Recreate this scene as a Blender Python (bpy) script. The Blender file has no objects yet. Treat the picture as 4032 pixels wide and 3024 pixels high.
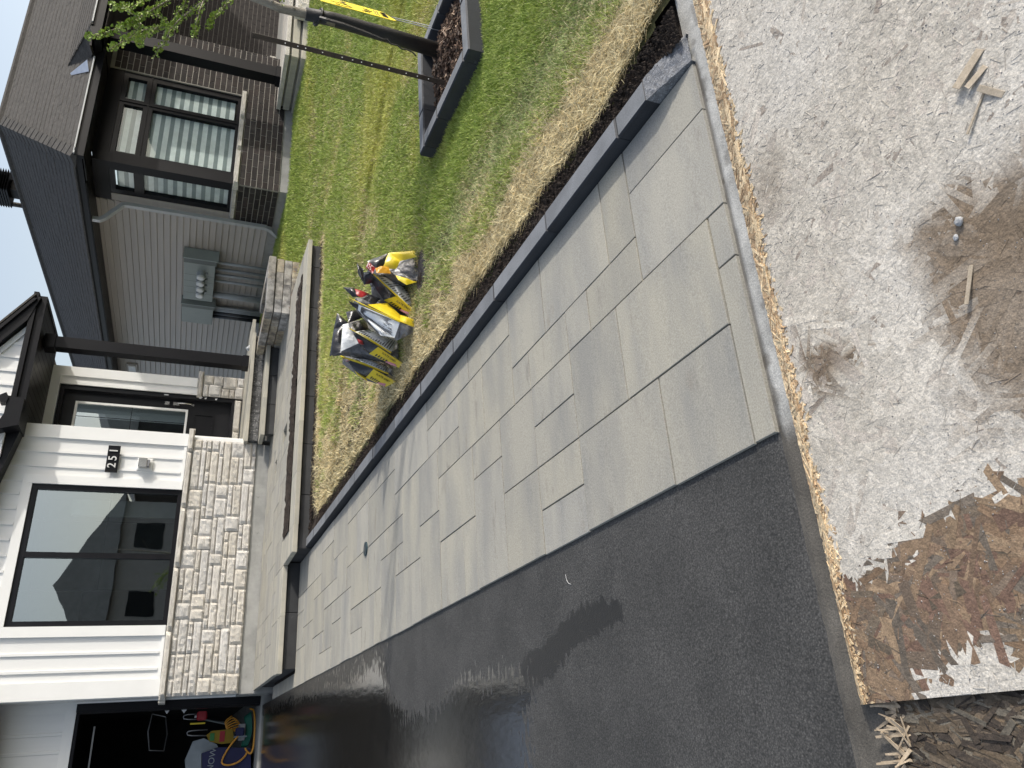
import bpy, bmesh, math, random
import numpy as np
from mathutils import Vector, Matrix
random.seed(7); np.random.seed(7)
S = bpy.context.scene
COL = S.collection
# ------------------------------------------------ camera, world, sun, exposure
cam = bpy.data.cameras.new('camera'); camo = bpy.data.objects.new('camera', cam); COL.objects.link(camo)
S.camera = camo
cam.sensor_fit = 'HORIZONTAL'; cam.sensor_width = 36.0; cam.lens = 27.177; cam.clip_start = .02; cam.clip_end = 1000
YAW, PITCH, ROLL = 0.4677474, 0.3692242, -0.1059314
fw = Vector((math.sin(YAW)*math.cos(PITCH), math.cos(YAW)*math.cos(PITCH), -math.sin(PITCH)))
r0 = Vector((math.cos(YAW), -math.sin(YAW), 0)); d0 = fw.cross(r0)
ru = math.cos(ROLL)*r0 + math.sin(ROLL)*d0      # world direction that is 'right' with the phone upright
du = -math.sin(ROLL)*r0 + math.cos(ROLL)*d0
# the photo is stored lying on its side: picture right = scene down, picture up = scene right
cx, cy, cz = du, ru, -fw
camo.matrix_world = Matrix(((cx.x, cy.x, cz.x, 0), (cx.y, cy.y, cz.y, 0), (cx.z, cy.z, cz.z, 1.6), (0, 0, 0, 1)))
SUN = Vector((1.95, -.95, 1.0)).normalized()
w = bpy.data.worlds.new('World'); S.world = w; w.use_nodes = True
wn = w.node_tree.nodes; wl = w.node_tree.links
sky = wn.new('ShaderNodeTexSky'); sky.sky_type = 'NISHITA'; sky.sun_disc = False
sky.sun_elevation = math.asin(SUN.z); sky.sun_rotation = math.atan2(SUN.x, SUN.y)
sky.air_density = 1.0; sky.dust_density = 2.5; sky.ozone_density = 1.2
bg = wn['Background']; hz = wn.new('ShaderNodeHueSaturation'); hz.inputs['Saturation'].default_value = .62; wl.new(sky.outputs[0], hz.inputs['Color']); wl.new(hz.outputs[0], bg.inputs[0]); bg.inputs[1].default_value = .15
sl = bpy.data.lights.new('sun', 'SUN'); sl.energy = 2.1; sl.angle = math.radians(1.2); sl.color = (1, .955, .88)
so = bpy.data.objects.new('sun', sl); COL.objects.link(so); so.location = (30, -15, 20)
so.rotation_euler = (-SUN).to_track_quat('-Z', 'Y').to_euler()
S.view_settings.view_transform = 'Standard'; S.view_settings.look = 'None'
S.view_settings.exposure = .60; S.view_settings.gamma = 1; S.view_settings.use_curve_mapping = False
S.render.engine = 'CYCLES'
# ------------------------------------------------ helpers
WL = {}
def link(o, parent, wloc):
    COL.objects.link(o)
    if parent is not None:
        o.parent = parent; o.location = Vector(wloc) - WL[parent.name]
    else: o.location = wloc
    WL[o.name] = Vector(wloc)
def tag(o, label=None, cat=None, group=None, kind=None):
    if label: o['label'] = label
    if cat: o['category'] = cat
    if group: o['group'] = group
    if kind: o['kind'] = kind
    return o
def thing(name, loc, label, cat, group=None):
    o = bpy.data.objects.new(name, None); o.empty_display_size = .1; link(o, None, loc); return tag(o, label, cat, group)
def obj(name, V, F, m, parent=None, kind=None, smooth=False, center=None, cols=None):
    V = np.asarray(V, dtype=float)
    if center is None:
        center = (V.max(0)+V.min(0))/2; center[2] = V[:, 2].min()
    V = V - np.asarray(center)
    me = bpy.data.meshes.new(name)
    if isinstance(F, np.ndarray):
        me.vertices.add(len(V)); me.vertices.foreach_set('co', V.ravel())
        k = F.shape[1]; me.loops.add(F.size); me.loops.foreach_set('vertex_index', F.ravel().astype(np.int32))
        me.polygons.add(len(F)); me.polygons.foreach_set('loop_start', np.arange(0, F.size, k, dtype=np.int32)); me.polygons.foreach_set('loop_total', np.full(len(F), k, dtype=np.int32))
        me.update(calc_edges=True)
    else: me.from_pydata([tuple(v) for v in V], [], F); me.update()
    (me.shade_smooth if smooth else me.shade_flat)()
    if cols is not None:
        a = me.color_attributes.new('col', 'FLOAT_COLOR', 'POINT'); c = np.ones((len(V), 4)); c[:, :3] = cols; a.data.foreach_set('color', c.ravel())
    if m is not None: me.materials.append(m)
    o = bpy.data.objects.new(name, me); link(o, parent, tuple(center))
    if kind: o['kind'] = kind
    return o
BF = [(0, 3, 2, 1), (4, 5, 6, 7), (0, 1, 5, 4), (1, 2, 6, 5), (2, 3, 7, 6), (3, 0, 4, 7)]
class MB:
    def __init__(s): s.V = []; s.F = []
    def add(s, V, F):
        n = len(s.V); s.V += [tuple(v) for v in V]; s.F += [tuple(i+n for i in f) for f in F]; return s
    def box(s, x0, x1, y0, y1, z0, z1): return s.add([(x0, y0, z0), (x1, y0, z0), (x1, y1, z0), (x0, y1, z0), (x0, y0, z1), (x1, y0, z1), (x1, y1, z1), (x0, y1, z1)], BF)
    def cbox(s, x0, x1, y0, y1, z0, z1, c=.004, zf=None):      # chamfered block; zf(x,y) is added to z
        V = []
        for z, i in ((z0, c), (z0+c, 0), (z1-c, 0), (z1, c)):
            V += [(x0+i, y0+i, z), (x1-i, y0+i, z), (x1-i, y1-i, z), (x0+i, y1-i, z)]
        if zf: V = [(x, y, z+zf(x, y)) for x, y, z in V]
        F = [(0, 3, 2, 1), (12, 13, 14, 15)]
        for k in range(3):
            for a in range(4):
                b = (a+1) % 4; F.append((4*k+a, 4*k+b, 4*k+4+b, 4*k+4+a))
        return s.add(V, F)
    def prism(s, pts, axis, a0, a1):    # polygon (2D pts) extruded along axis 0/1/2
        n = len(pts)
        def mk(p, a):
            return (a, p[0], p[1]) if axis == 0 else ((p[0], a, p[1]) if axis == 1 else (p[0], p[1], a))
        V = [mk(p, a0) for p in pts]+[mk(p, a1) for p in pts]
        F = [tuple(range(n))[::-1], tuple(range(n, 2*n))]+[(i, (i+1) % n, (i+1) % n+n, i+n) for i in range(n)]
        return s.add(V, F)
    def tube(s, pts, r, n=8, cap=True):
        P = [Vector(p) for p in pts]; m0 = len(s.V)
        rr = r if isinstance(r, (list, tuple)) else [r]*len(P)
        t0 = (P[1]-P[0]).normalized(); u = t0.orthogonal().normalized()
        for i, p in enumerate(P):
            t = ((P[min(i+1, len(P)-1)]-P[max(i-1, 0)])).normalized()
            u = (u-t*u.dot(t)).normalized(); v = t.cross(u)
            for k in range(n):
                a = 2*math.pi*k/n; s.V.append(tuple(p+(u*math.cos(a)+v*math.sin(a))*rr[i]))
        for i in range(len(P)-1):
            for k in range(n):
                a = m0+i*n+k; b = m0+i*n+(k+1) % n; s.F.append((a, b, b+n, a+n))
        if cap: s.F.append(tuple(m0+k for k in range(n))[::-1]); s.F.append(tuple(m0+(len(P)-1)*n+k for k in range(n)))
        return s
    def build(s, name, m, parent=None, kind=None, smooth=False): return obj(name, s.V, s.F, m, parent, kind, smooth)
def box(name, x0, x1, y0, y1, z0, z1, m, parent=None, kind=None): return MB().box(x0, x1, y0, y1, z0, z1).build(name, m, parent, kind)
def cbox(name, x0, x1, y0, y1, z0, z1, m, parent=None, c=.004, zf=None, kind=None): return MB().cbox(x0, x1, y0, y1, z0, z1, c, zf).build(name, m, parent, kind)
def hsh(i, j, k, seed):
    h = (i.astype(np.int64)*374761393+j.astype(np.int64)*668265263+k.astype(np.int64)*2147483647+seed*1274126177) & 0xffffffff
    h = ((h ^ (h >> 13))*1274126177) & 0xffffffff; return ((h ^ (h >> 16)) & 0xffff)/65535.0
def vn(x, y, z=0, seed=0):     # value noise 0..1
    x = np.asarray(x, float); y = np.asarray(y, float); z = np.asarray(z, float)+x*0
    xi = np.floor(x); yi = np.floor(y); zi = np.floor(z); fx = x-xi; fy = y-yi; fz = z-zi
    fx = fx*fx*(3-2*fx); fy = fy*fy*(3-2*fy); fz = fz*fz*(3-2*fz); r = 0
    for a in (0, 1):
        for b in (0, 1):
            for c in (0, 1):
                r = r+hsh(xi+a, yi+b, zi+c, seed)*(fx if a else 1-fx)*(fy if b else 1-fy)*(fz if c else 1-fz)
    return r
def fbm(x, y, z=0, seed=0, o=3): return sum(vn(np.asarray(x)*2**i, np.asarray(y)*2**i, np.asarray(z)*2**i, seed+i)*.5**i for i in range(o))/sum(.5**i for i in range(o))
def sstep(a, b, x): t = np.clip((x-a)/(b-a), 0, 1); return t*t*(3-2*t)
def inpoly(x, y, P):
    r = np.zeros(np.shape(x), bool); n = len(P)
    for i in range(n):
        x0, y0 = P[i]; x1, y1 = P[(i+1) % n]
        c = ((y0 > y) != (y1 > y)) & (x < (x1-x0)*(y-y0)/((y1-y0) if y1 != y0 else 1e-9)+x0); r ^= c
    return r
# ------------------------------------------------ materials
def mat(name, c1, c2=None, sc=4, st=(1, 1, 1), rough=.8, bump=.15, bsc=60, bd=.002, var=.12, fine=.12, fsc=250, metal=0, spec=.4, c3=None, r3=.62, vcol=False, coat=0, lo=.35, hi=.65, tint=0, sheen=0):
    m = bpy.data.materials.new(name); m.use_nodes = True; N = m.node_tree.nodes; K = m.node_tree.links; P = N['Principled BSDF']
    def nn(t): return N.new(t)
    geo = nn('ShaderNodeNewGeometry'); oi = nn('ShaderNodeObjectInfo')
    mp = nn('ShaderNodeMapping'); mp.inputs['Scale'].default_value = st
    sc3 = nn('ShaderNodeVectorMath'); sc3.operation = 'SCALE'; sc3.inputs[0].default_value = (37, 53, 29); K.new(oi.outputs['Random'], sc3.inputs['Scale'])
    ad = nn('ShaderNodeVectorMath'); ad.operation = 'ADD'; K.new(geo.outputs['Position'], ad.inputs[0]); K.new(sc3.outputs[0], ad.inputs[1])
    K.new(ad.outputs[0], mp.inputs[0])
    def noise(scale, det=4, vec=None):
        n = nn('ShaderNodeTexNoise'); n.inputs['Scale'].default_value = scale; n.inputs['Detail'].default_value = det; n.inputs['Roughness'].default_value = .6
        K.new(vec or mp.outputs[0], n.inputs['Vector']); return n
    def mixc(f, a, b, mode='MIX'):
        x = nn('ShaderNodeMix'); x.data_type = 'RGBA'; x.blend_type = mode
        for s, v in ((x.inputs[0], f), (x.inputs[6], a), (x.inputs[7], b)):
            if isinstance(v, (int, float)): s.default_value = v
            elif isinstance(v, tuple): s.default_value = (*v, 1)
            else: K.new(v, s)
        return x.outputs[2]
    def mr(v, a, b, c, d):
        x = nn('ShaderNodeMapRange'); x.inputs[1].default_value = a; x.inputs[2].default_value = b; x.inputs[3].default_value = c; x.inputs[4].default_value = d; K.new(v, x.inputs[0]); return x.outputs[0]
    c2 = c2 or tuple(v*.8 for v in c1)
    n1 = noise(sc); col = mixc(mr(n1.outputs[0], lo, hi, 0, 1), c1, c2)
    if c3: n3 = noise(sc*2.3); col = mixc(mr(n3.outputs[0], r3, r3+.08, 0, 1), col, c3)
    if vcol:
        at = nn('ShaderNodeVertexColor'); at.layer_name = 'col'; col = mixc(1.0, at.outputs[0], mr(n1.outputs[0], .3, .7, 1-fine, 1+fine), 'MULTIPLY')
    hs = nn('ShaderNodeHueSaturation'); K.new(col, hs.inputs['Color']); K.new(mr(oi.outputs['Random'], 0, 1, 1-var, 1+var), hs.inputs['Value'])
    if tint:
        ml = nn('ShaderNodeMath'); ml.operation = 'MULTIPLY'; ml.inputs[1].default_value = 7.31; K.new(oi.outputs['Random'], ml.inputs[0])
        fr = nn('ShaderNodeMath'); fr.operation = 'FRACT'; K.new(ml.outputs[0], fr.inputs[0]); K.new(mr(fr.outputs[0], 0, 1, 1-tint, 1+tint), hs.inputs['Saturation'])
    nf = noise(fsc, 2, geo.outputs['Position']); fin = mixc(1.0, hs.outputs[0], mr(nf.outputs[0], .3, .7, 1-fine, 1+fine), 'MULTIPLY')
    K.new(fin, P.inputs['Base Color'])
    P.inputs['Roughness'].default_value = rough; P.inputs['Metallic'].default_value = metal; P.inputs['Specular IOR Level'].default_value = spec
    if coat: P.inputs['Coat Weight'].default_value = coat; P.inputs['Coat Roughness'].default_value = .15
    if bump:
        nb = noise(bsc, 5); b = nn('ShaderNodeBump'); b.inputs['Strength'].default_value = bump; b.inputs['Distance'].default_value = bd; K.new(nb.outputs[0], b.inputs['Height']); K.new(b.outputs[0], P.inputs['Normal'])
    m['P'] = 1
    return m
paver_m = mat('paver concrete', (.385, .364, .306), (.265, .262, .245), sc=2.2, st=(.6, 2.0, 1), rough=.85, bump=.5, bsc=240, bd=.0015, var=.06, fine=.20, fsc=190, lo=.40, hi=.74, tint=.12, c3=(.29, .272, .235), r3=.62)
cap_m = mat('pale cap stone', (.47, .44, .36), (.36, .345, .295), sc=3, st=(1, 3, 1), rough=.85, bump=.3, bsc=200, bd=.0012, var=.05, fine=.1)
cap_side_m = cap_m
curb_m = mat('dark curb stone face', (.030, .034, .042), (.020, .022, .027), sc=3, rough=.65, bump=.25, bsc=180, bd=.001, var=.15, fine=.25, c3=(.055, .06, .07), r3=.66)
curbtop_m = mat('paler curb stone top', (.215, .225, .238), (.15, .158, .168), sc=4, rough=.75, bump=.3, bsc=180, bd=.001, var=.14, fine=.2, c3=(.27, .28, .295), r3=.68)
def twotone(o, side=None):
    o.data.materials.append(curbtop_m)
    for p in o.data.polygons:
        if p.normal.z > .8: p.material_index = 1  # upward faces take the paler curb colour, the rest stay dark
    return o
riser_m = mat('charcoal wall block', (.055, .056, .058), (.036, .036, .037), sc=4, rough=.7, bump=.3, bsc=150, bd=.001, var=.15, fine=.2, c3=(.12, .12, .12), r3=.68)
split_m = mat('split stone face', (.24, .25, .27), (.14, .147, .16), sc=60, rough=.6, bump=.9, bsc=130, bd=.006, fine=.35, c3=(.48, .5, .53), r3=.60)
blend_m = mat('tumbled wall block', (.42, .39, .335), (.12, .112, .105), sc=8, rough=.85, bump=.4, bsc=90, bd=.002, var=.22, fine=.15, tint=.9, c3=(.26, .19, .14), r3=.6)
asphalt_m = None
conc_m = mat('grey concrete', (.36, .355, .335), (.25, .25, .235), sc=3, rough=.9, bump=.3, bsc=120, bd=.002, fine=.12, c3=(.20, .20, .19), r3=.66)
curbconc_m = mat('gutter concrete', (.50, .49, .46), vcol=True, sc=9, rough=.9, bump=.7, bsc=150, bd=.003, fine=.25)
stone_m = mat('beige veneer stone', (.60, .57, .515), (.50, .475, .435), sc=9, rough=.9, bump=1.0, bsc=70, bd=.012, var=.10, fine=.14, tint=.35, c3=(.36, .32, .275), r3=.72)
sillst_m = mat('chiselled sill stone', (.60, .57, .51), (.48, .45, .40), sc=9, st=(1, 1, 1), rough=.9, bump=1.0, bsc=60, bd=.012, var=.06, fine=.12)
mortar_m = mat('grey mortar', (.33, .32, .30), rough=.95, bump=.4, bsc=150, fine=.15)
white_m = mat('white vinyl siding', (.80, .80, .785), (.77, .77, .755), sc=1.5, rough=.45, bump=.08, bsc=90, bd=.0005, var=.01, fine=.015, st=(6, 6, .6))
trim_m = mat('white trim', (.82, .82, .80), (.79, .79, .77), rough=.4, bump=0, var=.01, fine=.01)
black_m = mat('black aluminium', (.007, .007, .009), (.010, .010, .012), sc=2, rough=.42, bump=.05, bsc=80, bd=.0005, var=.05, fine=.05, spec=.15)
soffit_m = mat('dark brown soffit', (.014, .012, .011), (.010, .009, .008), rough=.4, bump=0, var=.1, fine=.05, spec=.15)
frame_m = mat('black window frame', (.010, .010, .012), (.014, .014, .016), rough=.3, bump=0, var=.02, fine=.02, spec=.15)
siding_m = mat('taupe vinyl siding', (.39, .355, .315), (.35, .32, .285), sc=2, st=(1, .3, 6), rough=.55, bump=.06, bsc=60, bd=.0006, var=.025, fine=.03)
brick_m = mat('dark brown brick', (.048, .040, .037), (.030, .026, .025), sc=12, rough=.8, bump=.5, bsc=120, bd=.002, var=.30, fine=.2, tint=.3, spec=.15)
bmort_m = mat('pale brick mortar', (.30, .28, .25), (.24, .225, .2), rough=.95, bump=.3, bsc=200, fine=.15, spec=.15)
shing_m = mat('charcoal asphalt shingle', (.086, .080, .073), (.052, .049, .045), sc=14, st=(1, 1, 3), rough=.9, bump=.6, bsc=180, bd=.002, fine=.35, fsc=160)
gutter_m = mat('pale grey downspout', (.46, .47, .47), (.42, .43, .43), rough=.35, bump=0, fine=.03)
galv_m = mat('galvanised flashing', (.6, .64, .7), (.5, .54, .6), sc=8, rough=.3, metal=.6, bump=.1, bsc=40, bd=.002)
elec_m = mat('grey green meter cabinet', (.27, .30, .285), (.24, .27, .255), sc=3, rough=.4, bump=0, var=.02, fine=.03)
elecd_m = mat('dark green grey side panel', (.10, .115, .11), (.085, .1, .095), rough=.4, bump=0)
pipe_m = mat('grey pvc conduit', (.30, .325, .335), (.27, .29, .3), rough=.4, bump=0, fine=.04)
pipek_m = mat('black pvc conduit', (.02, .024, .028), rough=.4, bump=0)
dial_m = mat('meter glass', (.80, .81, .80), (.72, .73, .72), rough=.4, bump=0, spec=.8)
chrome_m = mat('satin nickel', (.6, .58, .55), (.5, .48, .45), rough=.25, metal=1, bump=0)
alum_m = mat('brushed aluminium digit', (.72, .71, .69), rough=.4, metal=.3, bump=0)
doorp_m = mat('black door paint', (.014, .014, .016), (.018, .018, .02), rough=.3, bump=0, spec=.3)
soil_m = mat('dark topsoil', (.045, .031, .023), (.022, .016, .012), sc=18, rough=1, bump=1, bsc=60, bd=.02, fine=.4)
mulch_m = mat('brown bark mulch', (.11, .068, .045), (.035, .024, .018), sc=30, rough=.95, bump=.8, bsc=90, bd=.008, fine=.4, var=.2, vcol=False)
bark_m = mat('pale grey bark', (.34, .31, .26), (.20, .175, .14), sc=20, st=(1, 1, .5), rough=.9, bump=.9, bsc=60, bd=.006, fine=.25)
wrap_m = mat('black trunk guard', (.012, .012, .012), (.022, .02, .018), sc=10, rough=.55, bump=.6, bsc=90, bd=.004, c3=(.10, .08, .05), r3=.72)
stake_m = mat('rusty dark steel', (.06, .048, .038), (.03, .026, .022), sc=8, rough=.6, metal=.5, bump=.3, bsc=100, fine=.3)
leaf_m = mat('fresh ginkgo leaf', (.20, .29, .05), (.13, .21, .035), vcol=True, fine=.1, rough=.5, bump=0)
yel_m = mat('yellow plastic', (.80, .62, .03), (.76, .56, .02), rough=.35, bump=.2, bsc=30, bd=.004, var=.03, fine=.04, spec=.5)
signy_m = mat('yellow sign board', (.95, .75, .05), (.92, .72, .04), rough=.5, bump=0, fine=.02)
bblack_m = mat('black bag plastic', (.018, .018, .021), (.03, .03, .033), rough=.22, bump=.5, bsc=22, bd=.01, spec=.6)
bwhite_m = mat('white printed bag plastic', (.88, .90, .92), (.76, .79, .82), sc=12, rough=.3, bump=.5, bsc=25, bd=.006, spec=.5)
bgrey_m = mat('grey bag plastic', (.19, .19, .2), (.08, .08, .085), sc=25, rough=.25, bump=.5, bsc=25, bd=.01, spec=.6)
bred_m = mat('red bag print', (.45, .03, .03), (.2, .015, .02), sc=25, rough=.3, bump=.3, bsc=25, bd=.005)
bpink_m = mat('pink bag label', (.75, .32, .38), rough=.35, bump=0)
borng_m = mat('orange inner plastic', (.65, .33, .03), (.55, .26, .02), rough=.35, bump=.4, bsc=20, bd=.01)
bclear_m = mat('smoky clear plastic', (.10, .095, .09), (.035, .033, .035), sc=14, rough=.12, bump=.8, bsc=16, bd=.02, spec=.9, c3=(.35, .35, .34), r3=.62)
ink_m = mat('black ink', (.03, .03, .028), rough=.5, bump=0)
silv_m = mat('silvery white film', (.75, .77, .78), (.5, .52, .53), sc=10, rough=.2, bump=.8, bsc=14, bd=.02, spec=.7)
grass_m = mat('grass blade', (.1, .2, .03), vcol=True, fine=.08, rough=.55, bump=0, spec=.25)
lawnb_m = mat('lawn thatch', (.075, .085, .028), (.11, .10, .045), sc=6, rough=1, bump=.6, bsc=80, bd=.01, fine=.4)
flake_m = mat('wood strand', (.5, .4, .3), vcol=True, sc=70, st=(1, 1, 1), rough=.85, bump=.9, bsc=110, bd=.0035, fine=.22, fsc=260)
osb_m = mat('weathered strand board', (.56, .52, .46), (.45, .40, .34), sc=12, rough=.9, bump=.6, bsc=150, bd=.002, fine=.2)
osbd_m = mat('old dark strand board', (.22, .16, .10), (.10, .075, .055), sc=14, rough=.85, bump=.8, bsc=90, bd=.004, fine=.3, c3=(.42, .38, .32), r3=.64)
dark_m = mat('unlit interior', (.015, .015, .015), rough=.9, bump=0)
room_m = mat('room wall', (.28, .28, .27), rough=.9, bump=0)
blindl_m = mat('blind cloth', (.80, .84, .82), rough=.8, bump=0, fine=.03)
blindd_m = mat('sheer blind band', (.25, .29, .29), rough=.8, bump=0, fine=.03)
hoseo_m = mat('orange hose', (.65, .30, .04), rough=.4, bump=0); hoseg_m = mat('green hose', (.02, .16, .11), rough=.4, bump=0)
steel_m = mat('grey tube steel', (.35, .35, .36), rough=.35, metal=.6, bump=0)
navy_m = mat('navy blue box', (.012, .014, .07), rough=.5, bump=0); bingrey_m = mat('grey bin lid', (.22, .25, .27), rough=.5, bump=.1)
redb_m = mat('red plastic', (.35, .02, .03), rough=.4, bump=0); greenb_m = mat('green print', (.04, .2, .05), rough=.5, bump=0)
paper_m = mat('white paper tag', (.75, .75, .74), rough=.7, bump=0)
teal_m = mat('teal cast iron lid', (.06, .11, .13), (.03, .05, .06), sc=30, rough=.5, metal=.4, bump=.5, bsc=120)
peb_m = mat('white grey pebble', (.55, .56, .57), (.38, .39, .4), sc=40, rough=.8, bump=.6, bsc=200, bd=.003, var=.15)
road_m = mat('old road asphalt', (.10, .10, .10), (.075, .075, .075), sc=6, rough=.95, bump=.5, bsc=200, fine=.3)
roofg_m = shing_m
def glass_mat(name, refl=.12, tint=(.82, .87, .86)):
    m = bpy.data.materials.new(name); m.use_nodes = True; N = m.node_tree.nodes; K = m.node_tree.links; N.remove(N['Principled BSDF']); out = N['Material Output']
    t = N.new('ShaderNodeBsdfTransparent'); t.inputs[0].default_value = (*tint, 1); g = N.new('ShaderNodeBsdfGlossy'); g.inputs['Roughness'].default_value = .01; g.inputs[0].default_value = (.95, 1, 1, 1)
    f = N.new('ShaderNodeFresnel'); f.inputs[0].default_value = 1.5; a = N.new('ShaderNodeMath'); a.operation = 'MULTIPLY_ADD'; a.inputs[1].default_value = 1.5; a.inputs[2].default_value = refl; a.use_clamp = True; K.new(f.outputs[0], a.inputs[0])
    tc = N.new('ShaderNodeNewGeometry'); ns = N.new('ShaderNodeTexNoise'); ns.inputs['Scale'].default_value = 1.3; K.new(tc.outputs['Position'], ns.inputs['Vector']); b = N.new('ShaderNodeBump'); b.inputs['Strength'].default_value = .02; b.inputs['Distance'].default_value = .05; K.new(ns.outputs[0], b.inputs['Height']); K.new(b.outputs[0], g.inputs['Normal'])
    bk = N.new('ShaderNodeMath'); bk.operation = 'SUBTRACT'; bk.inputs[0].default_value = 1; K.new(tc.outputs['Backfacing'], bk.inputs[1]); ml = N.new('ShaderNodeMath'); ml.operation = 'MULTIPLY'; K.new(bk.outputs[0], ml.inputs[0]); K.new(a.outputs[0], ml.inputs[1])
    x = N.new('ShaderNodeMixShader'); K.new(ml.outputs[0], x.inputs[0]); K.new(t.outputs[0], x.inputs[1]); K.new(g.outputs[0], x.inputs[2]); K.new(x.outputs[0], out.inputs[0]); return m
glass_m = glass_mat('window glass', .24); glassn_m = glass_mat('clear window glass', -.01, (.97, .99, .985))
# ------------------------------------------------ levels
def slabz(x, y): return .08103+.03201*y
def terz(x, y): return .59+.0214*(y-9.57)
def lawnz(x, y):
    x = np.asarray(x, float); y = np.asarray(y, float)
    a = np.maximum(0, x-2.3)*np.maximum(0, y-4.0)
    e = 9.2e-6*np.minimum(a, 48)**2.5-.032*np.clip((y-7.9)/.8, 0, 1)*np.clip((6.9-x)/.5, 0, 1)*(y < 9.6)
    yy = np.minimum(y, 13)
    return .08103+.03201*yy+.030+e
X0, Y0, G, GY = .7271, 1.6635, .2, .1987
gx = lambda c: X0+G*c
gy = lambda r: Y0+GY*r
# ------------------------------------------------ asphalt with wet patches
def asphalt():
    m = bpy.data.materials.new('driveway asphalt'); m.use_nodes = True; N = m.node_tree.nodes; K = m.node_tree.links; P = N['Principled BSDF']
    geo = N.new('ShaderNodeNewGeometry')
    def noise(scale, det=3, st=(1, 1, 1)):
        mp = N.new('ShaderNodeMapping'); mp.inputs['Scale'].default_value = st; K.new(geo.outputs['Position'], mp.inputs[0])
        n = N.new('ShaderNodeTexNoise'); n.inputs['Scale'].default_value = scale; n.inputs['Detail'].default_value = det; K.new(mp.outputs[0], n.inputs['Vector']); return n.outputs[0]
    def mr(v, a, b, c, d):
        x = N.new('ShaderNodeMapRange'); x.inputs[1].default_value = a; x.inputs[2].default_value = b; x.inputs[3].default_value = c; x.inputs[4].default_value = d; K.new(v, x.inputs[0]); return x.outputs[0]
    at = N.new('ShaderNodeVertexColor'); at.layer_name = 'col'
    sp = N.new('ShaderNodeSeparateColor'); K.new(at.outputs[0], sp.inputs[0])
    def math_(op, a, b=None):
        x = N.new('ShaderNodeMath'); x.operation = op; x.use_clamp = False
        for i, v in enumerate((a, b)):
            if v is None: continue
            if isinstance(v, (int, float)): x.inputs[i].default_value = v
            else: K.new(v, x.inputs[i])
        return x.outputs[0]
    rag = math_('MULTIPLY', math_('SUBTRACT', noise(38, 4, (.4, 1, 1)), .5), 1.5)
    film = mr(math_('ADD', sp.outputs[0], rag), .34, .50, 0, 1)     # standing water film
    damp = mr(math_('ADD', sp.outputs[1], math_('MULTIPLY', rag, 1.1)), .42, .56, 0, 1)
    mx = N.new('ShaderNodeMix'); mx.data_type = 'RGBA'; K.new(mr(noise(4, 4), .35, .65, 0, 1), mx.inputs[0]); mx.inputs[6].default_value = (.080, .078, .074, 1); mx.inputs[7].default_value = (.056, .055, .052, 1)
    ag = N.new('ShaderNodeTexVoronoi'); ag.inputs['Scale'].default_value = 170; K.new(geo.outputs['Position'], ag.inputs['Vector'])
    hs = N.new('ShaderNodeHueSaturation'); K.new(mx.outputs[2], hs.inputs['Color'])
    K.new(math_('MULTIPLY', mr(noise(150, 3), .3, .7, .50, 1.55), mr(ag.outputs['Distance'], 0, .6, 1.40, .60)), hs.inputs['Value'])
    d = N.new('ShaderNodeMix'); d.data_type = 'RGBA'; K.new(damp, d.inputs[0]); K.new(hs.outputs[0], d.inputs[6]); d.inputs[7].default_value = (.021, .020, .018, 1)
    K.new(d.outputs[2], P.inputs['Base Color'])
    K.new(math_('SUBTRACT', math_('SUBTRACT', .68, math_('MULTIPLY', damp, .30)), math_('MULTIPLY', film, .26)), P.inputs['Roughness'])
    P.inputs['Specular IOR Level'].default_value = .5
    b = N.new('ShaderNodeBump'); b.inputs['Distance'].default_value = .002
    K.new(math_('SUBTRACT', .55, math_('MULTIPLY', film, .48)), b.inputs['Strength']); K.new(math_('ADD', noise(190, 4), math_('MULTIPLY', ag.outputs['Distance'], .5)), b.inputs['Height'])
    b2 = N.new('ShaderNodeBump'); b2.inputs['Strength'].default_value = .10; b2.inputs['Distance'].default_value = .01; K.new(noise(14, 2, (1.6, .5, 1)), b2.inputs['Height']); K.new(b.outputs[0], b2.inputs['Normal']); K.new(b2.outputs[0], P.inputs['Normal'])
    K.new(math_('MULTIPLY', film, .45), P.inputs['Coat Weight']); P.inputs['Coat Roughness'].default_value = .14; K.new(b2.outputs[0], P.inputs['Coat Normal'])
    return m
asphalt_m = asphalt()
def grid_mesh(name, x0, x1, y0, y1, nx, ny, zf, m, kind='structure', colf=None, keep=None, smooth=True, parent=None):
    xs = np.linspace(x0, x1, nx); ys = np.linspace(y0, y1, ny); X, Y = np.meshgrid(xs, ys); Z = zf(X, Y)
    V = np.stack([X, Y, Z], -1).reshape(-1, 3)
    i = np.arange((ny-1)*(nx-1)); a = (i//(nx-1))*nx+i % (nx-1); F = np.stack([a, a+1, a+nx+1, a+nx], 1)
    if keep is not None:
        c = V[F].mean(1); F = F[keep(c[:, 0], c[:, 1])]
        u, inv = np.unique(F, return_inverse=True); V = V[u]; F = inv.reshape(F.shape)
    cols = colf(V[:, 0], V[:, 1]) if colf else None
    return obj(name, V, F, m, parent, kind, smooth, cols=cols)
grid_mesh('ground', -260, 260, -260, 260, 3, 3, lambda x, y: x*0-.12, road_m)
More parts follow.
